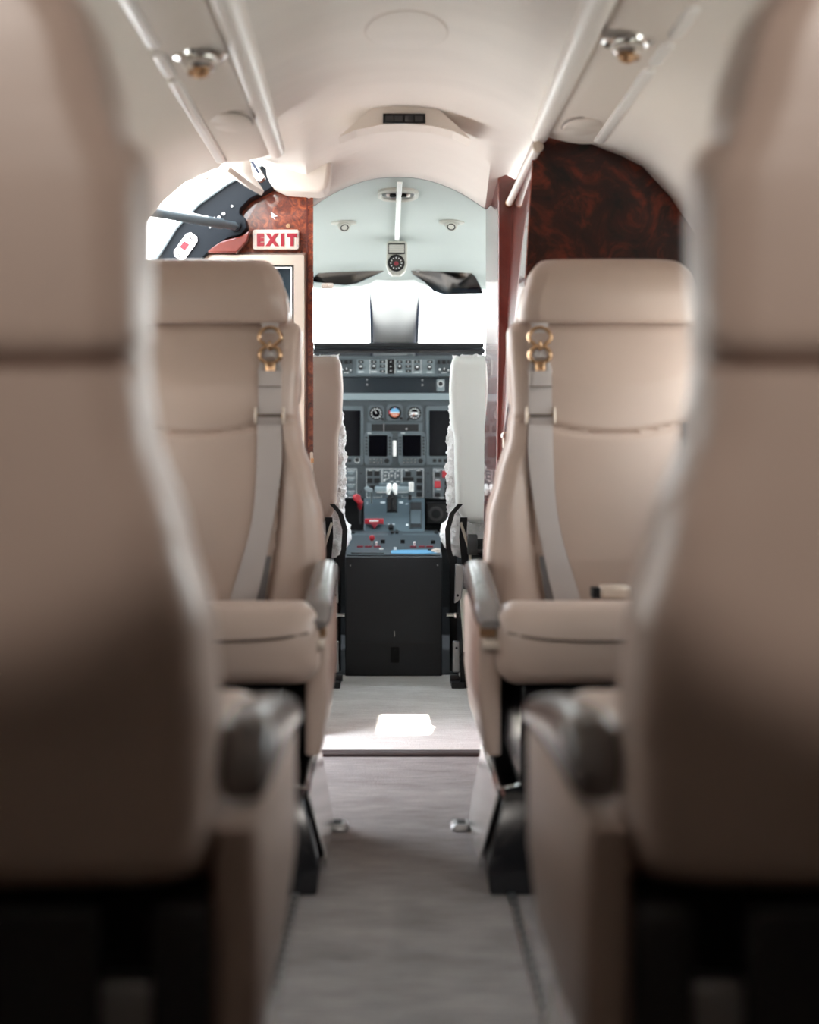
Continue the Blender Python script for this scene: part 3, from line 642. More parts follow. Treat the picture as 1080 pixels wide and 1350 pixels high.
bh = nb(); prism(bh, [at(a, b, 4.562) for a, b in [(340, 242), (380, 240), (413, 246), (413, 972), (150, 972), (150, 560), (200, 430), (235, 345), (285, 305), (312, 275)]], (0, .035, 0))
bh = struct('wall_front', bh, 'burl', label='burl wood bulkhead panel left of the cockpit doorway', smooth=False)
bm = nb(); prism(bm, [at(a, b, 4.5618) for a, b in [(357, 279), (366, 285), (361, 286), (363, 290), (358, 286)]], (0, -.001, 0)); obj('chip', bm, 'placard', bh)
bm = nb(); scirc(bm, 380, 298, 3, 4.562, .004, 14); obj('screw', bm, 'gold', bh)
bm = nb(); slab(bm, [(404, 250), (406, 250), (406, 640), (404, 640)], 4.5618, .001); obj('edge_line', bm, 'mahog', bh)
lg = nb(); prism(lg, [at(a, b, 4.50) for a, b in [(268, 333), (290, 318), (318, 311), (330, 303), (326, 318), (312, 333)]], (0, .06, 0)); tag(obj('door_sill_ledge', lg, 'mahog', bevel=.004), 'glossy reddish ledge between the door frame and framed screen', 'ledge')
ex = thing('exit_sign', at(364, 316, 4.54), 'cream exit sign with red capital letters on burl wood', 'sign')
bm = nb(); sround(bm, 334, 304, 395, 330, 3, 4.560, .022); obj('sign_box', bm, 'exit', ex, bevel=.002)
bm = nb(); sround(bm, 338, 307.5, 391, 326.5, 2, 4.538, .002); obj('sign_face', bm, 'exit', ex)
bm = nb()
for a in (336, 392): 
    for b in (309, 324): scirc(bm, a + .5, b, 1.2, 4.538, .002, 10)
obj('sign_screws', bm, 'steel', ex)
def text(s, size, mt, parent, loc, name, bold=.0):
    cu = bpy.data.curves.new(name, 'FONT'); cu.body = s; cu.size = size; cu.extrude = .001; cu.offset = bold; cu.align_x = 'CENTER'; cu.align_y = 'CENTER'
    o = bpy.data.objects.new(name, cu); C.objects.link(o)
    dg = bpy.context.evaluated_depsgraph_get(); me = bpy.data.meshes.new_from_object(o.evaluated_get(dg))
    C.objects.unlink(o); bpy.data.objects.remove(o)
    me.materials.clear(); me.materials.append(M[mt]); ob = bpy.data.objects.new(name, me); C.objects.link(ob); ob.parent = parent
    ob.location = Vector(loc) - ORG[parent.name]; ob.rotation_euler = (PI / 2, 0, 0); return ob
tx = text('E X I T', .040, 'exitred', ex, at(364.5, 317, 4.5345), 'lettering', .0030); tx.scale = (.90, 1.02, 1)
scn = thing('framed_screen', at(333, 420, 4.53), 'champagne framed dark screen on the burl panel behind the left seat', 'screen')
def frame_ring(x0, y0, x1, y1, wdt, Y, dep, bev=.0):
    bm = nb(); o_ = [at(a, b, Y) for a, b in ((x0, y0), (x1, y0), (x1, y1), (x0, y1))]; k = bev
    m_ = [at(a, b, Y - dep) for a, b in ((x0 + k, y0 + k), (x1 - k, y0 + k), (x1 - k, y1 - k), (x0 + k, y1 - k))]
    i_ = [at(a, b, Y - dep) for a, b in ((x0 + wdt - k, y0 + wdt - k), (x1 - wdt + k, y0 + wdt - k), (x1 - wdt + k, y1 - wdt + k), (x0 + wdt - k, y1 - wdt + k))]
    j_ = [at(a, b, Y) for a, b in ((x0 + wdt, y0 + wdt), (x1 - wdt, y0 + wdt), (x1 - wdt, y1 - wdt), (x0 + wdt, y1 - wdt))]
    grid(bm, [o_, m_, i_, j_], True); return bm
obj('frame', frame_ring(262, 333, 404, 640, 19, 4.560, .03, 3), 'champ', scn, smooth=False)
obj('inner_trim', frame_ring(281, 352, 385, 621, 1.6, 4.56, .028), 'white', scn, smooth=False)
bm = nb(); sbox(bm, 280, 351, 386, 622, 4.560, .012); obj('screen_glass', bm, 'screenblue', scn)
lt = thing('cabinet_catch', at(411, 612, 4.55), 'small pale catch at the edge of the left burl panel', 'latch')
bm = nb(); sround(bm, 409, 596, 413, 622, 1.5, 4.556, .012); obj('catch_body', bm, 'champ', lt)
bm = nb(); sbox(bm, 410, 604, 414, 610, 4.544, .008); obj('catch_tongue', bm, 'gold', lt)

# ================================================================== COCKPIT shell
def zh(x, Y):
    base = interp([(4.60, 1.565), (5.1, 1.545), (5.6, 1.49), (6.0, 1.405), (6.2, 1.352)], Y)
    return min(base - .22 * x * x * (1 if Y < 5.9 else .5), 1.60 - 1.2 * max(0, abs(x) - .36) ** .9)
bm = nb(); xs = [-.68 + 1.36 * k / 34 for k in range(35)]
grid(bm, [[(x, y, zh(x, y)) for x in xs] for y in [4.60 + 1.6 * k / 32 for k in range(33)]])
ch = struct('ceiling', bm, 'green', label='pale green-white cockpit headliner')
sm = ch.modifiers.new('t', 'SOLIDIFY'); sm.thickness = .012; sm.offset = 1
for s, nm in ((-1, 'left'), (1, 'right')):
    bm = nb(); box(bm, s * .68 - .01, s * .68 + .01, 4.60, 6.9, 0, .92); box(bm, s * .68 - .01, s * .68 + .01, 4.60, 5.10, .98, 1.20); box(bm, s * .68 - .01, s * .68 + .01, 6.05, 6.25, .98, 1.20)
    struct('wall_%s' % nm, bm, 'green', label='%s side wall of the cockpit' % nm, smooth=False)
bm = nb(); box(bm, .31, .66, 4.60, 4.66, 0, 1.24); struct('wall_front', bm, 'green', label='partition behind the right pilot seat', smooth=False)
bm = nb(); box(bm, -.66, -.235, 4.62, 4.66, 0, 1.24); struct('wall_front', bm, 'green', label='partition behind the left pilot seat', smooth=False)
bm = nb(); box(bm, -.70, .70, 6.95, 7.0, 0, 1.12); struct('wall_front', bm, 'foot', label='dark nose bulkhead under the windshield', smooth=False)
# windshield: posts and panes
def ws(px, u): # u 0 bottom .. 1 top
    return None
for s, nm in ((-1, 'left'), (1, 'right')):
    bm = nb(); pts = [(s * .085, 6.74, 1.09), (s * .67, 6.60, 1.09), (s * .67, 6.16, 1.36), (s * .085, 6.19, 1.375)]
    prism(bm, pts, (0, .004, .004)); wn = struct('window_%d' % (10 if s < 0 else 11), bm, 'pane', label='%s windshield pane full of white daylight' % nm, smooth=False)
    bm = nb(); tube(bm, [(s * .088, 6.715, 1.09), (s * .088, 6.17, 1.372)], .006, 8); obj('seal_strip', bm, 'seal', wn)
bm = nb(); rows = []
for y, z, h in ((6.76, 1.08, .085), (6.5, 1.21, .084), (6.32, 1.29, .084), (6.22, 1.335, .092), (6.14, 1.375, .14)):
    rows.append([(-h, y, z), (-h * .5, y - .012, z - .006), (0, y - .018, z - .010), (h * .5, y - .012, z - .006), (h, y, z), (h, y + .03, z + .03), (-h, y + .03, z + .03)])
loft(bm, rows); cp = struct('trim_4', bm, 'post', label='white centre post between the two windshield panes')
bm = nb(); c_ = at(520, 415, 6.40)
for dx, dz in ((-.004, .004), (.005, .002), (.001, -.006)): lathe(bm, (c_.x + dx, 6.395, c_.z + dz), (0, -1, 0), [(.004, 0), (.004, .012), (.002, .014)], 10)
obj('screws', bm, 'steel', cp)

# headliner fittings
def ydep(px, py):              # depth where the line of sight meets the headliner
    lo, hi = 4.66, 6.2
    for _ in range(40):
        m_ = (lo + hi) / 2; p = at(px, py, m_)
        if p.z > zh(p.x, m_): hi = m_
        else: lo = m_
    return lo
def onh(px, py, d=.0):
    Y = ydep(px, py); p = at(px, py, Y); p.z -= d; return p
def hn(p):
    e = .01; return Vector((-(zh(p.x + e, p.y) - zh(p.x - e, p.y)) / (2 * e), -(zh(p.x, p.y + e) - zh(p.x, p.y - e)) / (2 * e), 1)).normalized() * -1
for px, py, w_ in ((453, 293, 'left'), (596, 292, 'right')):
    p = onh(px, py); n_ = hn(p); v = thing('air_vent', p, 'round swivelling air vent on the %s of the cockpit headliner' % w_, 'vent')
    bm = nb(); u = Vector((1, 0, 0)); q = n_.cross(u).normalized(); rows = []
    for k, h in ((1.0, 0), (.95, .006), (.6, .009), (.5, .004)): rows.append([p + u * .042 * k * math.cos(t) + q * .028 * k * math.sin(t) + n_ * h for t in [2 * PI * j / 28 for j in range(28)]])
    R = grid(bm, rows, True); bm.faces.new(R[-1]); obj('flange', bm, 'compass', v)
    d_ = (n_ * .5 + Vector((.15 if px < 500 else -.1, -.8, -.35))).normalized()
    bm = nb(); lathe(bm, p + n_ * .004, d_, [(.010, -.01), (.020, .0), (.021, .012), (.017, .022), (.013, .022)], 24); obj('eyeball', bm, 'compass', v)
    bm = nb(); lathe(bm, p + n_ * .004, d_, [(.0135, .012), (.0135, .0225), (.010, .0225), (.009, .017), (.002, .017)], 20); obj('nozzle', bm, 'black', v)
p = onh(525, 254); n_ = hn(p); dl = thing('dome_light', p, 'oval recessed dome light at the top of the cockpit headliner', 'lamp')
bm = nb(); u = Vector((1, 0, 0)); q = n_.cross(u).normalized(); rows = []
def ovl(k, hh, sx_=.062, sy_=.075): return [p + u * sx_ * k * math.copysign(abs(math.cos(t)) ** .7, math.cos(t)) + q * sy_ * k * math.copysign(abs(math.sin(t)) ** .7, math.sin(t)) + n_ * hh for t in [2 * PI * j / 32 for j in range(32)]]
rows = [ovl(1, 0), ovl(1, .010), ovl(.88, .014), ovl(.80, .010), ovl(.78, .004)]; grid(bm, rows, True); obj('bezel', bm, 'compass', dl)
bm = nb(); rows = [ovl(.80, .003), ovl(.80, .0055)]; loft(bm, rows); obj('reflector', bm, 'steel', dl)
for sx_ in (-1, 1):
    bm = nb(); lathe(bm, p + u * sx_ * .016 + n_ * .004, n_, [(.010, 0), (.010, .008), (.006, .010)], 16); obj('bulb', bm, 'black', dl)
    bm = nb(); lathe(bm, p + u * sx_ * .030 + n_ * .004, n_, [(.008, 0), (.006, .008), (.002, .010)], 16); obj('lamp_lens', bm, 'lens', dl)
pts = [onh(527 - 4 * k / 12, 235 + 84 * k / 12, .014) for k in range(13)]
bm = nb(); rows = [[p_ + Vector((-.008, 0, .004)), p_ + Vector((-.005, 0, -.003)), p_ + Vector((.005, 0, -.003)), p_ + Vector((.008, 0, .004))] for p_ in pts]
loft(bm, rows); tag(obj('cable_cover', bm, 'post'), 'thin white cable cover running down the headliner to the compass', 'strip')
# compass
Yc = 5.73; cmp_ = thing('magnetic_compass', at(522, 345, Yc), 'grey magnetic compass hanging above the centre post', 'compass')
bm = nb(); slab(bm, [(510, 322), (513, 320), (533, 320), (537, 322), (537, 350), (534, 360), (528, 365), (517, 365), (512, 360), (509, 350)], Yc, .05); obj('case', bm, 'compass', cmp_, bevel=.004, seg=3)
Yk = Yc - .05
bm = nb(); sbox(bm, 512, 321, 534, 335, Yk, .002); obj('card_holder', bm, 'black', cmp_)
bm = nb(); sbox(bm, 513, 322.5, 533, 333, Yk - .002, .001); obj('deviation_card', bm, 'compass', cmp_)
bm = nb()
for k in range(3): sbox(bm, 514, 324 + 3 * k, 532, 324.6 + 3 * k, Yk - .003, .0005)
obj('card_lines', bm, 'steel', cmp_)
bm = nb(); scirc(bm, 522.5, 347, 11.2, Yk, .010, 32); obj('bezel', bm, 'black', cmp_, bevel=.001)
bm = nb(); scirc(bm, 522.5, 347, 9, Yk - .010, .001, 32); obj('dial', bm, 'blackgloss', cmp_)
bm = nb(); scirc(bm, 522.5, 347.5, 3.0, Yk - .011, .001, 16); obj('rose', bm, 'redcap', cmp_)
bm = nb()
for k in range(12):
    t = 2 * PI * k / 12; slab(bm, [(522.5 + r_ * math.cos(t + d), 347 + r_ * math.sin(t + d)) for r_, d in ((6.4, -.09), (7.9, -.08), (7.9, .08), (6.4, .09))], Yk - .011, .001)
obj('ticks', bm, 'mark', cmp_)
bm = nb()
for a in (518.5, 523, 527): scirc(bm, a, 361, .9, Yk, .003, 8)
obj('screws', bm, 'steel', cmp_)
# visors
def visor(poly, m_, lab, s):
    v = thing('sun_visor', at(poly[0][0], poly[0][1], 6.0), lab, 'visor')
    bm = nb(); slab(bm, poly, 6.05, .003); obj('tinted_panel', bm, m_, v, smooth=False)
    bm = nb(); torus_loop(bm, [at(a, b, 6.049) for a, b in poly], .0015, 6); obj('edge', bm, 'visor_edge', v)
    return v
v = visor([(405, 373), (414, 365), (424, 357), (440, 354.5), (505, 353.5), (506, 358), (488, 366), (470, 374), (455, 376), (435, 374), (415, 372)], 'visorL', 'dark tinted sun visor over the left windshield pane', -1)
bm = nb(); sround(bm, 424, 374, 440, 382, 2, 6.04, .02); scirc(bm, 430, 378, 3.5, 6.02, .01, 12); obj('clip', bm, 'chrome', v)
v = visor([(540, 354), (548, 353), (606, 354), (617, 356), (627, 365), (638, 387), (585, 388), (572, 384), (560, 372), (545, 362)], 'visorR', 'grey tinted sun visor over the right windshield pane', 1)
bm = nb(); scirc(bm, 551, 357, 2.4, 6.045, .012, 12); obj('pivot', bm, 'steel', v)

# ================================================================== instrument panel
YP = 6.40
ip = thing('instrument_panel', at(520, 600, YP), 'slate instrument panel with dark displays, gauges and switches', 'panel')
bm = nb(); sbox(bm, 330, 527, 715, 657, YP + .06, .06); obj('main_board', bm, 'panel', ip, bevel=.002)
bm = nb(); sbox(bm, 330, 519, 715, 528.5, YP + .06, .085); obj('ledge', bm, 'module', ip, bevel=.003)
bm = nb(); sbox(bm, 330, 496, 715, 520, YP + .06, .03); obj('recess', bm, 'screenblue', ip)
bm = nb()
for a, b in ((484, 500.5), (484, 507), (557, 501), (557, 507.5)): scirc(bm, a, b, 1.1, YP + .029, .004, 8)
obj('recess_screws', bm, 'steel', ip)
bm = nb(); sround(bm, 575.5, 500, 586, 516, 1.5, YP + .03, .03); c1 = obj('chronometer', bm, 'module', ip, bevel=.001)
bm = nb(); scirc(bm, 581, 506, 4.3, YP, .008, 18); obj('chronometer_ring', bm, 'mark', c1)
bm = nb(); scirc(bm, 581, 506, 3.2, YP - .008, .002, 18); obj('chronometer_face', bm, 'black', c1)
YF_ = YP - .05
gp = thing('glareshield', at(525, 464, YF_), 'black glareshield with a row of grey switch modules under the windshield', 'panel')
bm = nb(); sbox(bm, 418, 458, 632, 464, YF_ + .30, .34); obj('upper_hood', bm, 'black', gp, bevel=.004)
bm = nb(); sbox(bm, 416, 465.5, 634, 471, YF_ + .30, .32); obj('lower_hood', bm, 'blackgloss', gp, bevel=.004)
bm = nb(); sbox(bm, 416, 464, 634, 466, YF_ + .3, .30); obj('hood_groove', bm, 'panel2', gp)
bm = nb(); sbox(bm, 330, 470, 715, 497, YF_ + .06, .06); fcu = obj('switch_board', bm, 'panel2', gp, bevel=.002)
def knob(x, y, r, parent, name='knob', m_='black', Y=None, h=.016):
    bm = nb(); scirc(bm, x, y, r, Y or YF_ - .003, h, 16); return obj(name, bm, m_, parent, bevel=.0006)
modules = [(470.5, 487.2, [(476, 477)], [(476, 484.5, 3.0)]), (488.6, 509.4, [(493, 477), (504.5, 477), (504.5, 483), (504.5, 489.5)], [(493, 484, 3.0)]),
           (521.8, 543.8, [(527, 477), (538.5, 477), (538.5, 483), (538.5, 489.5)], [(527, 484, 3.0)]), (545, 554.8, [(550, 477)], [(550, 485, 3.6)]), (556, 573.2, [(567, 477)], [(566.5, 485, 3.0)])]
bm0 = nb(); box(bm0, -.0105, .0105, -.004, .004, -.004, .004)
me_btn = None
for x0, x1, bt, kn in modules:
    bm = nb(); sround(bm, x0, 474, x1, 492.5, .8, YF_, .003); mo = obj('switch_module', bm, 'module', gp)
    for a, b in bt:
        bm = nb(); sround(bm, a - 3.6, b - 1.8, a + 3.6, b + 1.8, 1, YF_ - .003, .006); bo = obj('push_button', bm, 'black', mo, bevel=.0005)
        
    for a, b, r_ in kn:
        bm = nb(); sround(bm, a - r_, b - 4, a + r_, b + 3.6, r_ * .9, YF_ - .003, .018); obj('knob', bm, 'black', mo, bevel=.001)
    bm = nb()
    for a, b in bt: sbox(bm, a - 1.2, b - .5, a + 1.2, b + .3, YF_ - .0092, .0004)
    for a, b, r_ in kn: sbox(bm, a - 1.3, b - 2.4, a + 1.3, b - .6, YF_ - .0212, .0006); sbox(bm, a - 3.6, b + 5.4, a + 3.6, b + 6.3, YF_ - .003, .0005)
    obj('print', bm, 'mark', mo)
bm = nb()
for a in (487.7, 509.6, 520.9, 544.4, 555.2): sbox(bm, a - .35, 474, a + .35, 492.5, YF_, .0045)
obj('module_dividers', bm, 'mark', gp)
bm = nb(); sbox(bm, 511, 473.5, 519.8, 493, YF_, .004); mo = obj('switch_module', bm, 'black', gp)
bm = nb()
for b in (477, 483, 489): sround(bm, 512.6, b - 2, 518, b + 2, 1, YF_ - .004, .005)
obj('black_buttons', bm, 'blackgloss', mo)
bm = nb()
for b in (477, 483, 489): sbox(bm, 514.6, b - .5, 516, b + .5, YF_ - .009, .0005)
obj('print', bm, 'mark', mo)
for x0, x1 in ((448, 465.5), (577, 596)):
    bm = nb(); sround(bm, x0, 473.5, x1, 492.5, .8, YF_, .003); mo = obj('switch_module', bm, 'panel', gp)
    bm = nb(); c0 = x0 + 8 if x0 < 500 else x0 + 8
    sround(bm, c0 - 2.2, 475, c0 + 2.6, 480, 1, YF_ - .003, .006); sround(bm, c0 - 8, 475, c0 - 5, 480, 1, YF_ - .003, .006); sround(bm, c0 + 5, 475, c0 + 8, 480, 1, YF_ - .003, .006)
    scirc(bm, c0 + 1, 487.5, 2.6, YF_ - .003, .012, 14); obj('push_buttons', bm, 'black', mo)
    bm = nb(); sbox(bm, c0 + .3, 485, c0 + 1.5, 487.5, YF_ - .015, .0006); sbox(bm, c0 - 3, 491, c0 + 4, 491.6, YF_ - .003, .0006)
    scirc(bm, c0 - 5, 487, 1.5, YF_ - .003, .001, 10); scirc(bm, c0 + 6.4, 479, 1.2, YF_ - .003, .001, 10); scirc(bm, c0 + 6.4, 488, 1.2, YF_ - .003, .001, 10); obj('print', bm, 'mark', mo)
# gauges
def gauge(cx_, cy_, kind):
    bm = nb(); s_ = 10.4; slab(bm, [(cx_ - s_ + 3, cy_ - s_), (cx_ + s_ - 3, cy_ - s_), (cx_ + s_, cy_ - s_ + 3), (cx_ + s_, cy_ + s_ - 2), (cx_ + s_ - 3, cy_ + s_), (cx_ - s_ + 3, cy_ + s_), (cx_ - s_, cy_ + s_ - 3), (cx_ - s_, cy_ - s_ + 3)], YP, .008)
    g = obj('gauge', bm, 'panel2', ip, bevel=.0008)
    bm = nb(); scirc(bm, cx_, cy_, 8.8, YP - .008, .003, 32); obj('gauge_ring', bm, 'black', g)
    bm = nb(); scirc(bm, cx_, cy_, 7.8, YP - .011, .0008, 32); obj('gauge_face', bm, 'glass', g)
    Y2 = YP - .0119
    if kind == 'att':
        def half(a0, a1, r_=6.3): return [(cx_ + r_ * math.cos(t), cy_ + r_ * math.sin(t)) for t in [math.radians(a0 + (a1 - a0) * k / 16) for k in range(17)]]
        bm = nb(); slab(bm, half(180, 360), Y2, .0006); obj('attitude_sky', bm, 'blue', g)
        bm = nb(); slab(bm, half(8, 172), Y2, .0005); obj('attitude_ground', bm, 'orange', g)
        bm = nb(); sbox(bm, cx_ - 6, cy_ - .7, cx_ + 6, cy_ + .5, Y2 - .0006, .0006); sbox(bm, cx_ - 3, cy_ + 2.6, cx_ + 3, cy_ + 3.1, Y2 - .0006, .0005); obj('horizon_bar', bm, 'mark', g)
        bm = nb(); slab(bm, [(cx_ - 1, cy_ - 7), (cx_ + 1, cy_ - 7), (cx_, cy_ - 4.5)], Y2 - .0006, .0006); obj('bank_pointer', bm, 'orange', g)
        bm = nb(); slab(bm, [(cx_ - 7.6, cy_ - 3), (cx_ - 6, cy_ - 2.4), (cx_ - 6, cy_ + 1), (cx_ - 7.6, cy_ + 2)], Y2, .0006); obj('flag', bm, 'red', g)
    else:
        bm = nb()
        for k in range(12):
            t = 2 * PI * k / 12 + .2; slab(bm, [(cx_ + r_ * math.cos(t + d), cy_ + r_ * math.sin(t + d)) for r_, d in ((5.3, -.12), (7.1, -.09), (7.1, .09), (5.3, .12))], Y2, .0006)
        if kind == 'alt': sbox(bm, cx_ - 4.5, cy_ - 1.5, cx_ + 4.5, cy_ + 1.8, Y2, .0006)
        obj('tick_marks', bm, 'mark', g)
        bm = nb()
        t = -1.9 if kind == 'asi' else 2.2
        slab(bm, [(cx_ - .7, cy_ - .4), (cx_ + .7, cy_ + .4), (cx_ + 5.5 * math.cos(t), cy_ + 5.5 * math.sin(t))], Y2 - .0006, .0006); obj('needle', bm, 'white' if kind == 'asi' else 'orange', g)
    bm = nb(); scirc(bm, cx_ + (8.4 if kind != 'alt' else -8), cy_ + 7.6, 1.9, YP - .008, .012, 12); obj('setting_knob', bm, 'black', g)
gauge(496, 545, 'asi'); gauge(520.5, 544, 'att'); gauge(546.5, 545, 'alt')
bm = nb(); sbox(bm, 484, 557.5, 557, 569.5, YP, .004); rp = obj('radio_panel', bm, 'panel2', ip)
bm = nb(); sbox(bm, 490, 559, 552, 568.5, YP - .004, .003); obj('radio_glass', bm, 'black', rp)
bm = nb(); sbox(bm, 506, 559, 506.6, 568.5, YP - .007, .0006); scirc(bm, 536, 565.5, 1.1, YP - .007, .002, 10); obj('radio_marks', bm, 'steel', rp)
for x0, x1 in ((440, 479), (562, 602)):
    bm = nb(); sround(bm, x0, 535, x1, 613, 2, YP, .010); d = obj('side_display', bm, 'panel2', ip, bevel=.001)
    a0, a1 = (448, 475.5) if x0 < 500 else (566, 599)
    bm = nb(); sround(bm, a0, 541, a1, 601.5, 1.5, YP - .010, .0015); obj('display_glass', bm, 'glass', d)
    xs_ = (447, 454, 461) if x0 < 500 else (573, 580, 587, 594)
    for a in xs_:
        bm = nb(); sround(bm, a - 2.4, 605, a + 2.4, 609.5, .8, YP - .010, .005); obj('display_key', bm, 'black', d)
    if x0 < 500:
        bm = nb(); scirc(bm, 471, 607, 3.6, YP - .010, .002, 16); obj('knob_ring', bm, 'mark', d)
        bm = nb(); scirc(bm, 471, 606.5, 3, YP - .012, .014, 16); obj('display_knob', bm, 'black', d)
for cx_ in (498.5, 543):
    bm = nb(); slab(bm, [(cx_ - 15, 569.5), (cx_ + 15, 569.5), (cx_ + 18.5, 573), (cx_ + 18.5, 609), (cx_ + 15, 613.5), (cx_ - 15, 613.5), (cx_ - 18.5, 609), (cx_ - 18.5, 573)], YP, .014); d = obj('centre_display', bm, 'panel2', ip, bevel=.0015)
    bm = nb(); sround(bm, cx_ - 12.3, 573.5, cx_ + 12.3, 602, 1.2, YP - .014, .0015); obj('display_glass', bm, 'glass', d)
    bm = nb()
    for k in range(6):
        for sg_ in (-1, 1): scirc(bm, cx_ + sg_ * 15.4, 577 + k * 4.3, 1.5, YP - .014, .004, 10)
    for r_ in range(2):
        for c in range(4): sround(bm, cx_ - 11.6 + c * 4.8, 604.3 + r_ * 4.2, cx_ - 8 + c * 4.8, 607 + r_ * 4.2, .6, YP - .014, .004)
    o = obj('display_keys', bm, 'black', d); o['kind'] = 'stuff'
    bm = nb(); scirc(bm, cx_ + 11.5, 607.5, 3.4, YP - .014, .016, 16); obj('display_knob', bm, 'black', d)
    bm = nb(); sbox(bm, cx_ - 14, 570.8, cx_ - 9, 571.6, YP - .014, .0006)
    for r_ in range(2):
        for c in range(4): sbox(bm, cx_ - 10.8 + c * 4.8, 605.4 + r_ * 4.2, cx_ - 9 + c * 4.8, 605.9 + r_ * 4.2, YP - .018, .0006)
    obj('print', bm, 'mark', d)
bm = nb(); sround(bm, 518.2, 581, 522.6, 601.5, 1, YP, .012); lc = obj('indicator_bar', bm, 'white', ip)
bm = nb()
for k in range(7): sbox(bm, 519.6, 583 + k * 2.6, 521.2, 583.6 + k * 2.6, YP - .012, .0006)
obj('indicator_marks', bm, 'steel', lc)
# lower switch boards
def board(x0, y0, x1, y1, name='switch_board', m_='panel2', Y=YP, t=.006):
    bm = nb(); sround(bm, x0, y0, x1, y1, .8, Y, t); return obj(name, bm, m_, ip, bevel=.0006)
def keys(par, L, m_, w_, h_, Y, name='square_switch', t=.006):
    me = None
    for a, b in L:
        c = at(a, b, Y); k = Y / F
        if me is None:
            bm = nb(); P = rrect(-w_ / 2 * k, w_ / 2 * k, -h_ / 2 * k, h_ / 2 * k, .0015, 2)
            rows = [[(x, 0, z) for x, z in P], [(x, -t * .8, z) for x, z in P], [(x * .88, -t, z * .88) for x, z in P]]; loft(bm, rows); bmesh.ops.recalc_face_normals(bm, faces=bm.faces[:])
            me = bpy.data.meshes.new(name); bm.to_mesh(me); bm.free(); me.materials.append(M[m_])
        o = bpy.data.objects.new(name, me); C.objects.link(o); o.parent = par; o.location = c - ORG[par.name]
def outline(bm, x0, y0, x1, y1, Y, w_=.45):
    sbox(bm, x0, y0, x1, y0 + w_, Y, .0008); sbox(bm, x0, y1 - w_, x1, y1, Y, .0008); sbox(bm, x0, y0, x0 + w_, y1, Y, .0008); sbox(bm, x1 - w_, y0, x1, y1, Y, .0008)
Yb = YP - .006
b1 = board(447, 617, 471, 657); keys(b1, [(450, 625), (450, 634), (450, 643)], 'black', 6.5, 6, Yb)
bm = nb()
for k in range(4): slab(bm, [(458, 621.5 + k * 9), (468, 621.5 + k * 9), (465.5, 625 + k * 9), (460.5, 625 + k * 9)], Yb, .004)
obj('selector_tabs', bm, 'module', b1)
bm = nb()
for k in range(4): sbox(bm, 458, 620.4 + k * 9, 468, 620.9 + k * 9, Yb, .0006)
outline(bm, 456, 618, 470.5, 656, Yb); obj('print', bm, 'mark', b1)
b2 = board(482, 617, 559, 657)
keys(b2, [(487.8, 624), (497.2, 624), (487.8, 633.5), (497.2, 633.5), (491, 643), (553, 624), (553, 633.5), (553, 643), (553, 652)], 'black', 7.4, 6.6, Yb)
bm = nb(); sbox(bm, 534.5, 621.5, 542, 628, Yb, .008); sbox(bm, 531, 629, 545.5, 634, Yb, .006); obj('gear_selector', bm, 'black', b2)
bm = nb(); outline(bm, 483, 618, 503.5, 656, Yb); outline(bm, 504.2, 618, 529.5, 640, Yb); outline(bm, 530, 618, 558.5, 656, Yb)
for a, b in ((486, 619.5), (495, 619.5), (506, 622), (514, 621), (522, 620.5), (534, 619.6), (549, 619.6), (507, 631), (514, 634.5), (522, 634.5)): sbox(bm, a, b, a + 5, b + .7, Yb, .0008)
obj('print', bm, 'mark', b2)
bm = nb()
for a, b in ((508, 627), (516.5, 627), (524.5, 627)): scirc(bm, a, b, 1.4, Yb, .014, 10)
obj('toggle', bm, 'steel', b2)
bm = nb(); slab(bm, [(505, 632), (509, 632), (507, 635)], Yb, .002); sbox(bm, 512.5, 622.5, 513.3, 631, Yb, .001); sbox(bm, 520.8, 622.5, 521.6, 631, Yb, .001); obj('toggle_marks', bm, 'mark', b2)
b3 = board(570.5, 617, 602, 657)
keys(b3, [(576.7, 626), (590, 637), (590, 645.2), (577, 652.5), (589, 652.5)], 'black', 7.2, 6.2, Yb)
keys(b3, [(587.3, 625.2), (577, 638.6)], 'red', 8, 9, Yb, 'red_switch', .010)
bm = nb(); outline(bm, 571.5, 618.5, 596, 656, Yb)
for a, b in ((574, 620.5), (584, 619.6), (574, 632), (588, 632), (575, 645), (580, 656.4)): sbox(bm, a, b, a + 6, b + .7, Yb, .0008)
obj('print', bm, 'mark', b3)
bm = nb(); sbox(bm, 474, 617, 478, 657, YP, .004); obj('board_rail', bm, 'panel', ip)
bm = nb(); sbox(bm, 562, 617, 567, 657, YP, .004); obj('board_rail', bm, 'panel', ip)
bm = nb()
for b in (624, 648):
    for a in (476, 564.5): scirc(bm, a, b, 1, YP - .004, .002, 8)
obj('board_screws', bm, 'black', ip)
# footwell faces under the panel
fw = thing('air_outlet', at(520, 690, 6.5), 'dark footwell with round air outlet beneath the instrument panel', 'outlet')
bm = nb(); sbox(bm, 330, 657, 715, 800, YP + .12, .03); obj('footwell_face', bm, 'foot', fw)
bm = nb(); sbox(bm, 562, 662, 592, 690, YP + .09, .06); o = obj('vent_plate', bm, 'black', fw, bevel=.004)
bm = nb(); scirc(bm, 575, 677.5, 9.5, YP + .03, .010, 28); obj('vent_ring', bm, 'under', fw)
bm = nb(); scirc(bm, 575, 677.5, 6, YP + .02, .003, 24); obj('vent_mouth', bm, 'foot', fw)

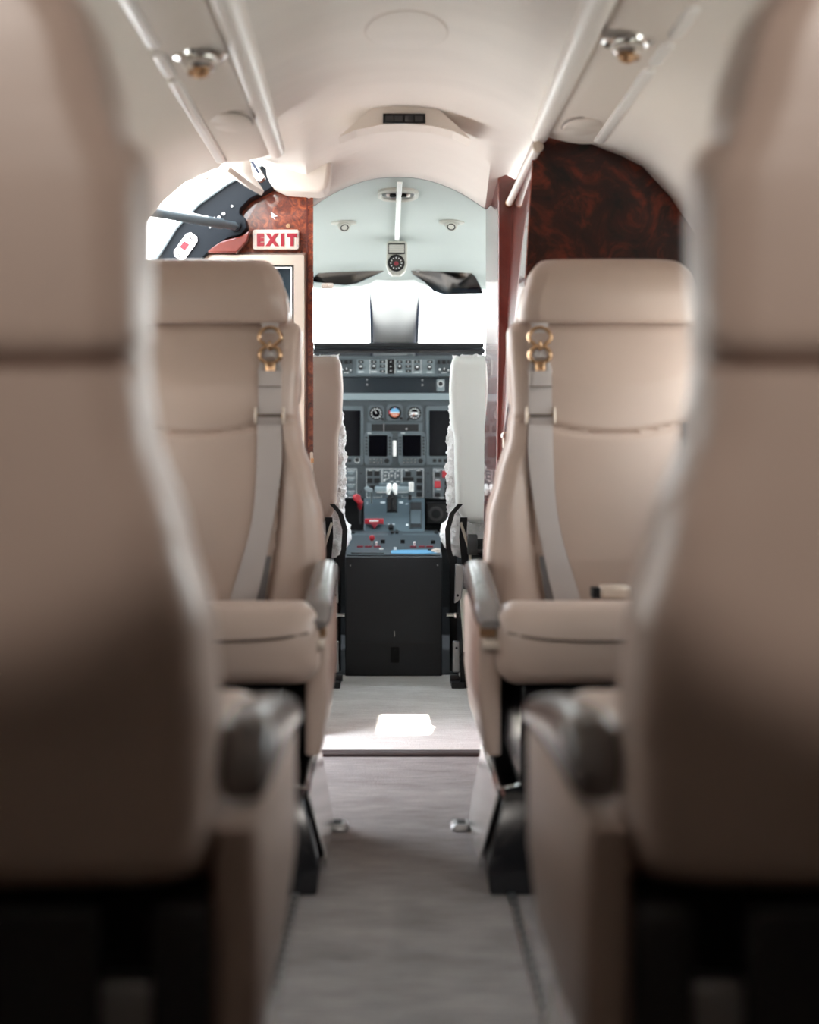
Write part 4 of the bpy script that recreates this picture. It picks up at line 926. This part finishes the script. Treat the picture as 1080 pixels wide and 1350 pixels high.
# ================================================================== throttle quadrant
YQ = lambda py: 6.34 - (py - 658) / 42 * .22
q = thing('throttle_quadrant', at(520, 680, 6.2), 'grey throttle quadrant with twin levers and red handles', 'quadrant')
bm = nb(); P = [at(480, 657, YQ(657)), at(560, 657, YQ(657)), at(560, 701, YQ(701)), at(480, 701, YQ(701))]
prism(bm, P, (0, .12, -.03)); obj('quadrant_body', bm, 'lever', q, bevel=.003)
M['lever'].node_tree.nodes['Principled BSDF'].inputs['Base Color'].default_value = (0.055, 0.077, 0.090, 1)
bm = nb(); sbox(bm, 540, 662, 556.5, 697, YQ, .003); obj('slot_frame', bm, 'panel', q)
bm = nb(); sbox(bm, 541, 663, 555.5, 696, lambda y: YQ(y) - .002, .003); obj('slot_well', bm, 'foot', q)
bm = nb(); sbox(bm, 541.5, 674, 555, 692, lambda y: YQ(y) - .005, .006); obj('flap_lever', bm, 'panel2', q, bevel=.002)
bm = nb(); sbox(bm, 510, 656, 524, 676, YQ, .003); obj('lever_slot', bm, 'black', q)
YL = 6.24
for s_, x0, x1, cxl in ((-1, 494, 513, 513.2), (1, 521, 541, 520.8)):
    bm = nb(); a, b = at(x0, 647, YL), at(x1, 647, YL); tube(bm, [a, a + (b - a) * .06, a + (b - a) * .94, b], [.012, .0165, .0165, .013], 18); lv = obj('thrust_lever', bm, 'lever2' if 'lever2' in M else 'module', q)
    bm = nb(); a, b = at(x0 + 6, 639.5, YL + .02), at(x1 - 2, 639.5, YL + .02); tube(bm, [a, b], .008, 12); obj('reverser_lever', bm, 'lever', lv)
    bm = nb(); a = at(cxl - 1.5 * s_ * -1, 641, YL - .015); tube(bm, [at(cxl, 639, YL), at(cxl, 645, YL - .02), at(cxl + s_, 652, YL - .02)], [.008, .010, .006], 12); obj('white_grip', bm, 'white', lv)
    bm = nb(); tube(bm, [at(cxl - s_ * 1, 650, YL), at(cxl - s_ * 1, 672, YQ(672) - .01)], .007, 10); obj('lever_arm', bm, 'under', lv)
    bm = nb(); sbox(bm, x0 + 3, 648.6, x1 - 3, 649.3, YL - .0168, .0008); obj('lever_print', bm, 'mark', lv)
bm = nb(); sround(bm, 539.2, 635.5, 545.4, 648, 1.2, YL, .03); fk = obj('flap_knob', bm, 'white', q, bevel=.002)
bm = nb(); 
for k in range(4): sbox(bm, 540.6 + k * 1.2, 636, 541 + k * 1.2, 647.6, YL - .03, .0006)
obj('knob_ribs', bm, 'steel', fk)
bm = nb(); sbox(bm, 538.5, 652, 542.5, 659, YL, .01); obj('release_tab', bm, 'black', q)
bm = nb(); slab(bm, [(480, 643), (484, 641), (492, 645), (490, 650), (482, 647)], YL, .03); sl = obj('spoiler_lever', bm, 'module', q, bevel=.003)
bm = nb(); tube(bm, [at(490, 648, YL - .01), at(490, 663, YQ(663))], .003, 8); obj('spoiler_stem', bm, 'steel', sl)
bm = nb(); p = at(516.5, 657, YL - .01); lathe(bm, p, (0, -1, .3), [(.006, 0), (.006, .012), (.003, .014)], 12); obj('go_button', bm, 'black', q)
# red T handle
bm = nb(); sround(bm, 480.8, 683.5, 506, 690.5, 1, lambda y: 6.16, .03); sround(bm, 481, 683.5, 506, 689.5, 1, lambda y: 6.16, .02); rh = obj('brake_handle', bm, 'red', q, bevel=.003)
bm = nb(); slab(bm, [(488, 689), (499, 689), (494, 697.5)], 6.14, .02); tube(bm, [at(493.5, 688, 6.15), at(493.5, 691, 6.19)], .010, 10); obj('handle_wedge', bm, 'redcap', rh, bevel=.002)
bm = nb(); sbox(bm, 487, 685.5, 499, 687.8, 6.129, .0006); sbox(bm, 483, 678.5, 489.5, 681.6, YQ, .001); sbox(bm, 498.5, 678.5, 504, 681.6, YQ, .001); obj('handle_print', bm, 'mark', rh)
bm = nb()
for a, b, ww, hh in ((502, 661.5, 6, 2), (526.5, 661.5, 5, 2), (503, 669.5, 4.5, 1.3), (527.5, 669.5, 4, 1.3), (500, 675.5, 7, .9), (527, 675.5, 12, .9), (535.5, 684.5, 3, 2.2), (535.5, 691, 3, 2.2), (514, 688, 4, 1), (511.5, 690.8, 9, 1), (484, 661.8, .8, 3), (535, 664, 3, 1)):
    sbox(bm, a, b, a + ww, b + hh, YQ, .0008)
obj('print', bm, 'mark', q)
bm = nb(); scirc(bm, 515.5, 697, 3.4, YQ, .012, 16, 2.6); obj('trim_knob', bm, 'black', q)
rl = thing('red_lever', at(471, 660, 6.2), 'red knobbed lever in the dark footwell left of the throttles', 'lever')
bm = nb(); tube(bm, [at(468, 654, 6.2), at(472, 658, 6.19), at(475, 662, 6.19), at(474.5, 670, 6.22)], [.011, .013, .011, .008], 12); scirc(bm, 472, 655.5, 4, 6.18, .02, 12); obj('grip', bm, 'red', rl, bevel=.002)
bm = nb(); tube(bm, [at(474.5, 668, 6.23), at(475, 690, 6.35)], .004, 8); obj('stem', bm, 'steel', rl)

# ================================================================== centre pedestal
ped = thing('centre_pedestal', (0, 5.9, 0), 'black centre pedestal box between the pilot seats', 'pedestal')
X0, X1 = at(455, 0, 5.73).x, at(583, 0, 5.73).x; ZT = at(0, 734, 5.73).z
bm = nb(); prof = [(5.73, 0.002), (5.73, ZT), (6.10, .462), (6.30, .462), (6.30, .002)]
prism(bm, [(X0, y, z) for y, z in prof], (X1 - X0, 0, 0)); obj('pedestal_box', bm, 'pedestal', ped, bevel=.004)
bm = nb()
def pface(x0, y0, x1, y1, t=.0015): sbox(bm, x0, y0, x1, y1, 5.73, t)
for a in ((462, 848, 574, 848.6), (573.4, 848, 574, 874), (567, 874, 574, 874.5), (567, 874, 567.6, 889)): pface(*a)
for a in ((464, 738, 578, 738.4), (578.6, 738, 579, 886)): pface(*a, t=.0008)
obj('panel_joint', bm, 'under', ped)
bm = nb(); sround(bm, 515, 853, 526.5, 873.5, 1.2, 5.73, .002); ja = obj('access_slot', bm, 'foot', ped)
bm = nb(); sround(bm, 519, 857, 523, 868, 1.2, 5.728, .003); obj('slot_catch', bm, 'black', ja)
bm = nb(); slab(bm, [(519.3, 832), (520.6, 832), (520.9, 838), (519.8, 840)], 5.73, .002); obj('scratch_mark', bm, 'compass', ped)
for a, b in ((520, 747), (520, 752), (462, 745.5), (577, 745)):
    bm = nb(); scirc(bm, a, b, 1.1, 5.73, .003, 8); obj('screw', bm, 'under' if a == 520 else 'steel', ped)
YT = lambda py: 5.73 + (733.8 - py) / 31.5 * .36
bm = nb(); sbox(bm, 457, 702, 581, 733, YT, .004); tp = obj('top_board', bm, 'panel', ped)
YU = lambda py: YT(py) - .004
bm = nb()
for x0, x1 in ((464, 513), (530, 577)):
    sbox(bm, x0, 703.5, x1, 711, YU, .003)
obj('lamp_rows', bm, 'panel2', tp)
bm = nb()
for x0, x1 in ((465, 512), (531, 576)):
    k = x0
    while k < x1 - 1.5: sbox(bm, k, 705, k + 1.2, 710.3, lambda y: YU(y) - .003, .003); k += 2.5
o = obj('lamp_teeth', bm, 'module', tp); o['kind'] = 'stuff'
for a in (466, 517, 523.5, 575):
    bm = nb(); sbox(bm, a - 2, 701.5, a + 2, 705, YU, .008); obj('clamp', bm, 'black', tp)
def upbox(px0, px1, py, h, m_, name, d=.012, par=None):
    bm = nb(); a = at(px0, py, YU(py)); b = at(px1, py, YU(py)); box(bm, a.x, b.x, a.y - d, a.y, a.z - .002, a.z + h); return obj(name, bm, m_, par or tp, bevel=.001)
for a, b in ((505, 717), (531, 717), (571, 717.5)): upbox(a - 2.8, a + 2.8, b, .015, 'black', 'black_switch')
for x0, x1, y in ((471, 479, 722), (481, 490, 722), (493, 502, 722), (541, 549, 722), (552, 560, 722), (562, 571, 722)):
    upbox(x0, x1, y, .007, 'redcap', 'switch_guard', .016)
upbox(500, 505.5, 725, .006, 'white', 'white_switch'); upbox(519, 523, 726, .012, 'white', 'white_switch'); upbox(564, 569, 726.5, .007, 'black', 'black_switch')
bm = nb()
for a, b in ((476, 727), (493, 727), (507, 724), (512, 722), (528, 722), (536, 724), (548, 727), (558, 727), (576, 724), (463, 726)): sbox(bm, a, b, a + 5, b + 1.2, YU, .001)
for a in (497, 546): scirc(bm, a, 724, 1.5, YU, .003, 10)
obj('print', bm, 'mark', tp)
for a, y in ((496.5, 722), (546.5, 722)):
    bm = nb(); p = at(a, y, YU(y)); tube(bm, [p, p + Vector((0, 0, .010)), p + Vector((0, -.004, .020))], [.003, .0025, .0045], 10); obj('toggle', bm, 'white', tp)
p = at(490.5, 720, YU(720))
bm = nb(); tube(bm, [p, p + Vector((0, -.004, .022))], .003, 10); rk = obj('trim_lever', bm, 'steel', tp)
bm = nb(); lathe(bm, p + Vector((0, -.004, .018)), (0, 0, 1), [(.003, 0), (.008, .004), (.010, .011), (.008, .018), (.003, .021)], 16); obj('red_ball', bm, 'red', rk)
pen = thing('folded_paper', at(545, 728, YU(728)), 'sky blue folded paper lying along the near edge of the pedestal top', 'paper')
bm = nb(); slab(bm, [(515, 728), (518, 726.5), (572, 726), (576, 730.5), (560, 731.5), (516, 731)], lambda y: YU(y) - .002, .004); obj('paper_body', bm, 'blue', pen)
bm = nb(); slab(bm, [(518, 728.3), (560, 728), (560, 729), (518, 729.3)], lambda y: YU(y) - .006, .001); obj('white_edge', bm, 'white', pen)
pn = thing('black_pen', at(485, 729, YU(729)), 'black pen lying on the left of the pedestal top', 'pen')
bm = nb(); tube(bm, [at(463, 730, YU(730) - .012), at(506, 730.5, YU(730) - .012)], .0045, 10); obj('barrel', bm, 'blackgloss', pn)
bm = nb(); tube(bm, [at(488, 729, YU(729) - .018), at(503, 729.5, YU(729) - .018)], .0012, 6); obj('clip', bm, 'steel', pn)
wd = thing('tissue_wad', at(576, 728, YU(728) - .01), 'crumpled cream tissue at the right corner of the pedestal top', 'tissue')
bm = nb(); bmesh.ops.create_icosphere(bm, subdivisions=3, radius=.016)
c_ = at(576, 728, YU(728) - .006)
for v in bm.verts:
    n_ = noise.noise(v.co * 90) * .5; v.co = Vector((v.co.x * 1.1, v.co.y, v.co.z * .8)) * (1 + n_) + c_
obj('crumple', bm, 'exit', wd)

# ================================================================== pilot seats
def resample(P, step=.009):
    P = [Vector(p) for p in P]; out = []
    for a, b in zip(P, P[1:] + P[:1]):
        n = max(1, round((b - a).length / step)); out += [a.lerp(b, k / n) for k in range(n)]
    return out
def fleece_loft(bm, rows, n=130, amp=.012):
    R = []
    for r_ in rows:
        P = [Vector(p) for p in r_]; L_ = [0]
        for a, b in zip(P, P[1:] + P[:1]): L_.append(L_[-1] + (b - a).length)
        Q = P + P[:1]; ring = []; j = 0
        for k in range(n):
            d = L_[-1] * k / n
            while L_[j + 1] < d: j += 1
            ring.append(Q[j].lerp(Q[j + 1], (d - L_[j]) / max(1e-9, L_[j + 1] - L_[j])))
        R.append(ring)
    loft(bm, R); bm.normal_update(); N_ = {v: v.normal.copy() for v in bm.verts}; 
    c = sum((v.co for v in bm.verts), Vector()) / len(bm.verts)
    for v in bm.verts:
        d = N_[v] if N_[v].dot(v.co - c) > 0 else -N_[v]
        v.co += d * amp * (noise.noise(v.co * 45) * .6 + abs(noise.noise(v.co * 130)) * .9) + Vector((noise.noise(v.co * 160), noise.noise(v.co * 150 + Vector((5, 5, 5))), noise.noise(v.co * 140))) * amp * .35
def fluffy(bm, rows_pts, amp=.008, freq=60):
    for v in bm.verts: v.co += Vector((noise.noise(v.co * freq), noise.noise(v.co * freq + Vector((7, 3, 1))), noise.noise(v.co * freq + Vector((1, 9, 5))))) * amp
def pilot(s, word):
    Xc = s * .405; Yb = 5.20
    r = thing('pilot_seat', (Xc, 5.3, 0), 'upright %s pilot seat with white sheepskin cover' % ('beige-backed left' if s < 0 else 'right (light painted into its back)'), 'seat', 'pilot seats')
    HWp = [(.54, .20), (.60, .222), (.70, .226), (.80, .227), (.86, .238), (.95, .242), (1.05, .236)]
    bm = nb(); rows = []; N = 40
    for i in range(N + 1):
        z = .54 + .51 * i / N; e = min(z - .54, 1.052 - z); R_ = .03; ins = R_ - math.sqrt(max(0, R_ ** 2 - (R_ - min(e, R_)) ** 2)); h = interp(HWp, z) - ins * .8
        rows.append([(Xc + a, y, z) for a, y in rrect(-h, h, Yb + ins * .6, Yb + .085 - ins * .3, .022, 6)])
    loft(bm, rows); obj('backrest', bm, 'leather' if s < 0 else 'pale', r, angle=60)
    bm = nb(); rows = []
    for i in range(91):
        z = .47 + .585 * i / 90; h = interp([(.47, .235), (.6, .245), (.8, .245), (.86, .236), (1.05, .225)], z)
        rows.append([(Xc + a, y, z) for a, y in rrect(-h, h, Yb + .075, Yb + .135, .028, 8)])
    fleece_loft(bm, rows, 170); obj('back_fleece', bm, 'sheep', r)
    bm = nb(); rows = []
    for i in range(61):
        y = 5.30 + .42 * i / 60; e = min(i, 60 - i) / 60; k = min(1, .55 + e * 4)
        h = .252 * (.86 + .14 * k)
        rows.append([(Xc + a, y, .485 + (z - .485) * k) for a, z in rrect(-h, h, .435, .535, .048, 8)])
    fleece_loft(bm, rows, 150); obj('seat_fleece', bm, 'sheep', r)
    xi = Xc - s * .20
    bm = nb(); box(bm, min(xi, xi + s * .40), max(xi, xi + s * .40), 5.28, 5.68, .12, .44); obj('seat_box', bm, 'black', r, bevel=.01)
    xin = Xc - s * .245
    def rib(pts, wd, nm, m_='black'):
        bm = nb(); rows = []
        for x, y, z in pts: rows.append([(x - wd / 2, y, z), (x + wd / 2, y, z), (x + wd / 2, y + .004, z), (x - wd / 2, y + .004, z)])
        loft(bm, rows); return obj(nm, bm, m_, r)
    rib([(xin + s * .035, 5.19, .60), (xin + s * .010, 5.20, .57), (xin - s * .003, 5.22, .52), (xin + s * .001, 5.24, .46), (xin + s * .016, 5.24, .40), (xin + s * .035, 5.24, .34)], .016, 'harness_strap')
    rib([(xin + s * .045, 5.18, .56), (xin + s * .042, 5.18, .50), (xin + s * .050, 5.19, .42), (xin + s * .055, 5.2, .34)], .022, 'harness_strap')
    bm = nb(); tube(bm, [(xin + s * .035, 5.175, .545), (xin + s * .062, 5.17, .46), (xin + s * .066, 5.17, .41)], .0045, 8); obj('release_cable', bm, 'champ', r)
    xk = Xc - s * .17
    bm = nb(); tube(bm, [(xk - s * .020, 5.17, .478), (xk + s * .010, 5.17, .478)], .032, 18); kb = obj('recline_knob', bm, 'under', r, bevel=.004)
    bm = nb(); tube(bm, [(xk + s * .010, 5.17, .480), (xk + s * .030, 5.17, .480)], .016, 14); obj('knob_shaft', bm, 'black', kb)
    # legs and brackets
    xb = abs(at(604, 0, 5.18).x) * s
    bm = nb(); prism(bm, [(xb - s * .008, 5.16, .42), (xb + s * .018, 5.16, .415), (xb + s * .010, 5.16, .315), (xb - s * .012, 5.16, .30)], (0, .03, 0)); br = obj('hinge_bracket', bm, 'steel', r, bevel=.003)
    bm = nb(); lathe(bm, (xb - s * .002, 5.162, .325), (0, -1, 0), [(.004, 0), (.004, .003)], 10); obj('bolt', bm, 'black', br)
    bm = nb(); prism(bm, [(xb + s * .004, 5.25, .38), (xb + s * .035, 5.25, .38), (xb + s * .045, 5.25, .16), (xb + s * .020, 5.25, .14)], (0, .02, 0)); obj('side_cover', bm, 'compass', r, bevel=.003)
    xl = abs(at(602, 0, 5.50).x) * s
    bm = nb(); box(bm, min(xl - s * .012, xl + s * .012), max(xl - s * .012, xl + s * .012), 5.50, 5.53, .045, .145); lgx = obj('rear_leg', bm, 'steel', r, bevel=.004)
    bm = nb(); lathe(bm, (xl, 5.498, .125), (0, -1, 0), [(.004, 0), (.004, .003)], 10); obj('bolt', bm, 'black', lgx)
    bm = nb(); box(bm, min(xl - s * .018, xl + s * .024), max(xl - s * .018, xl + s * .024), 5.44, 5.60, .002, .022); tube(bm, [(xl - .02, 5.49, .03), (xl + .025, 5.49, .03)], .012, 12); rf = obj('rail_foot', bm, 'under', r, bevel=.002)
    bm = nb(); lathe(bm, (xl + s * .014, 5.46, .045), (0, -1, 0), [(.007, -.01), (.009, 0), (.007, .006)], 12); obj('foot_bolt', bm, 'white', rf)
    bm = nb(); tube(bm, [(xl - s * .03, 5.56, .225), (xl + s * .03, 5.56, .225)], .006, 10); lathe(bm, (xl, 5.55, .225), (0, -1, 0), [(.009, 0), (.009, .008), (.005, .010)], 12); obj('cross_pin', bm, 'chrome', r)
    bm = nb(); box(bm, min(xl + s*.01, Xc + s * .2), max(xl + s*.01, Xc + s * .2), 5.45, 5.65, .002, .125); obj('seat_base', bm, 'black', r)
    return r
pilot(-1, 'left'); pilot(1, 'right')
for s in (-1, 1):
    bm = nb(); x_ = s * .33; box(bm, min(s * .185, s * .62), max(s * .185, s * .62), 5.80, 5.83, .01, .45)
    tag(obj('footwell_screen', bm, 'foot', bevel=.002), 'black upright screen closing the %s footwell beside the pedestal' % ('left' if s < 0 else 'right'), 'screen')
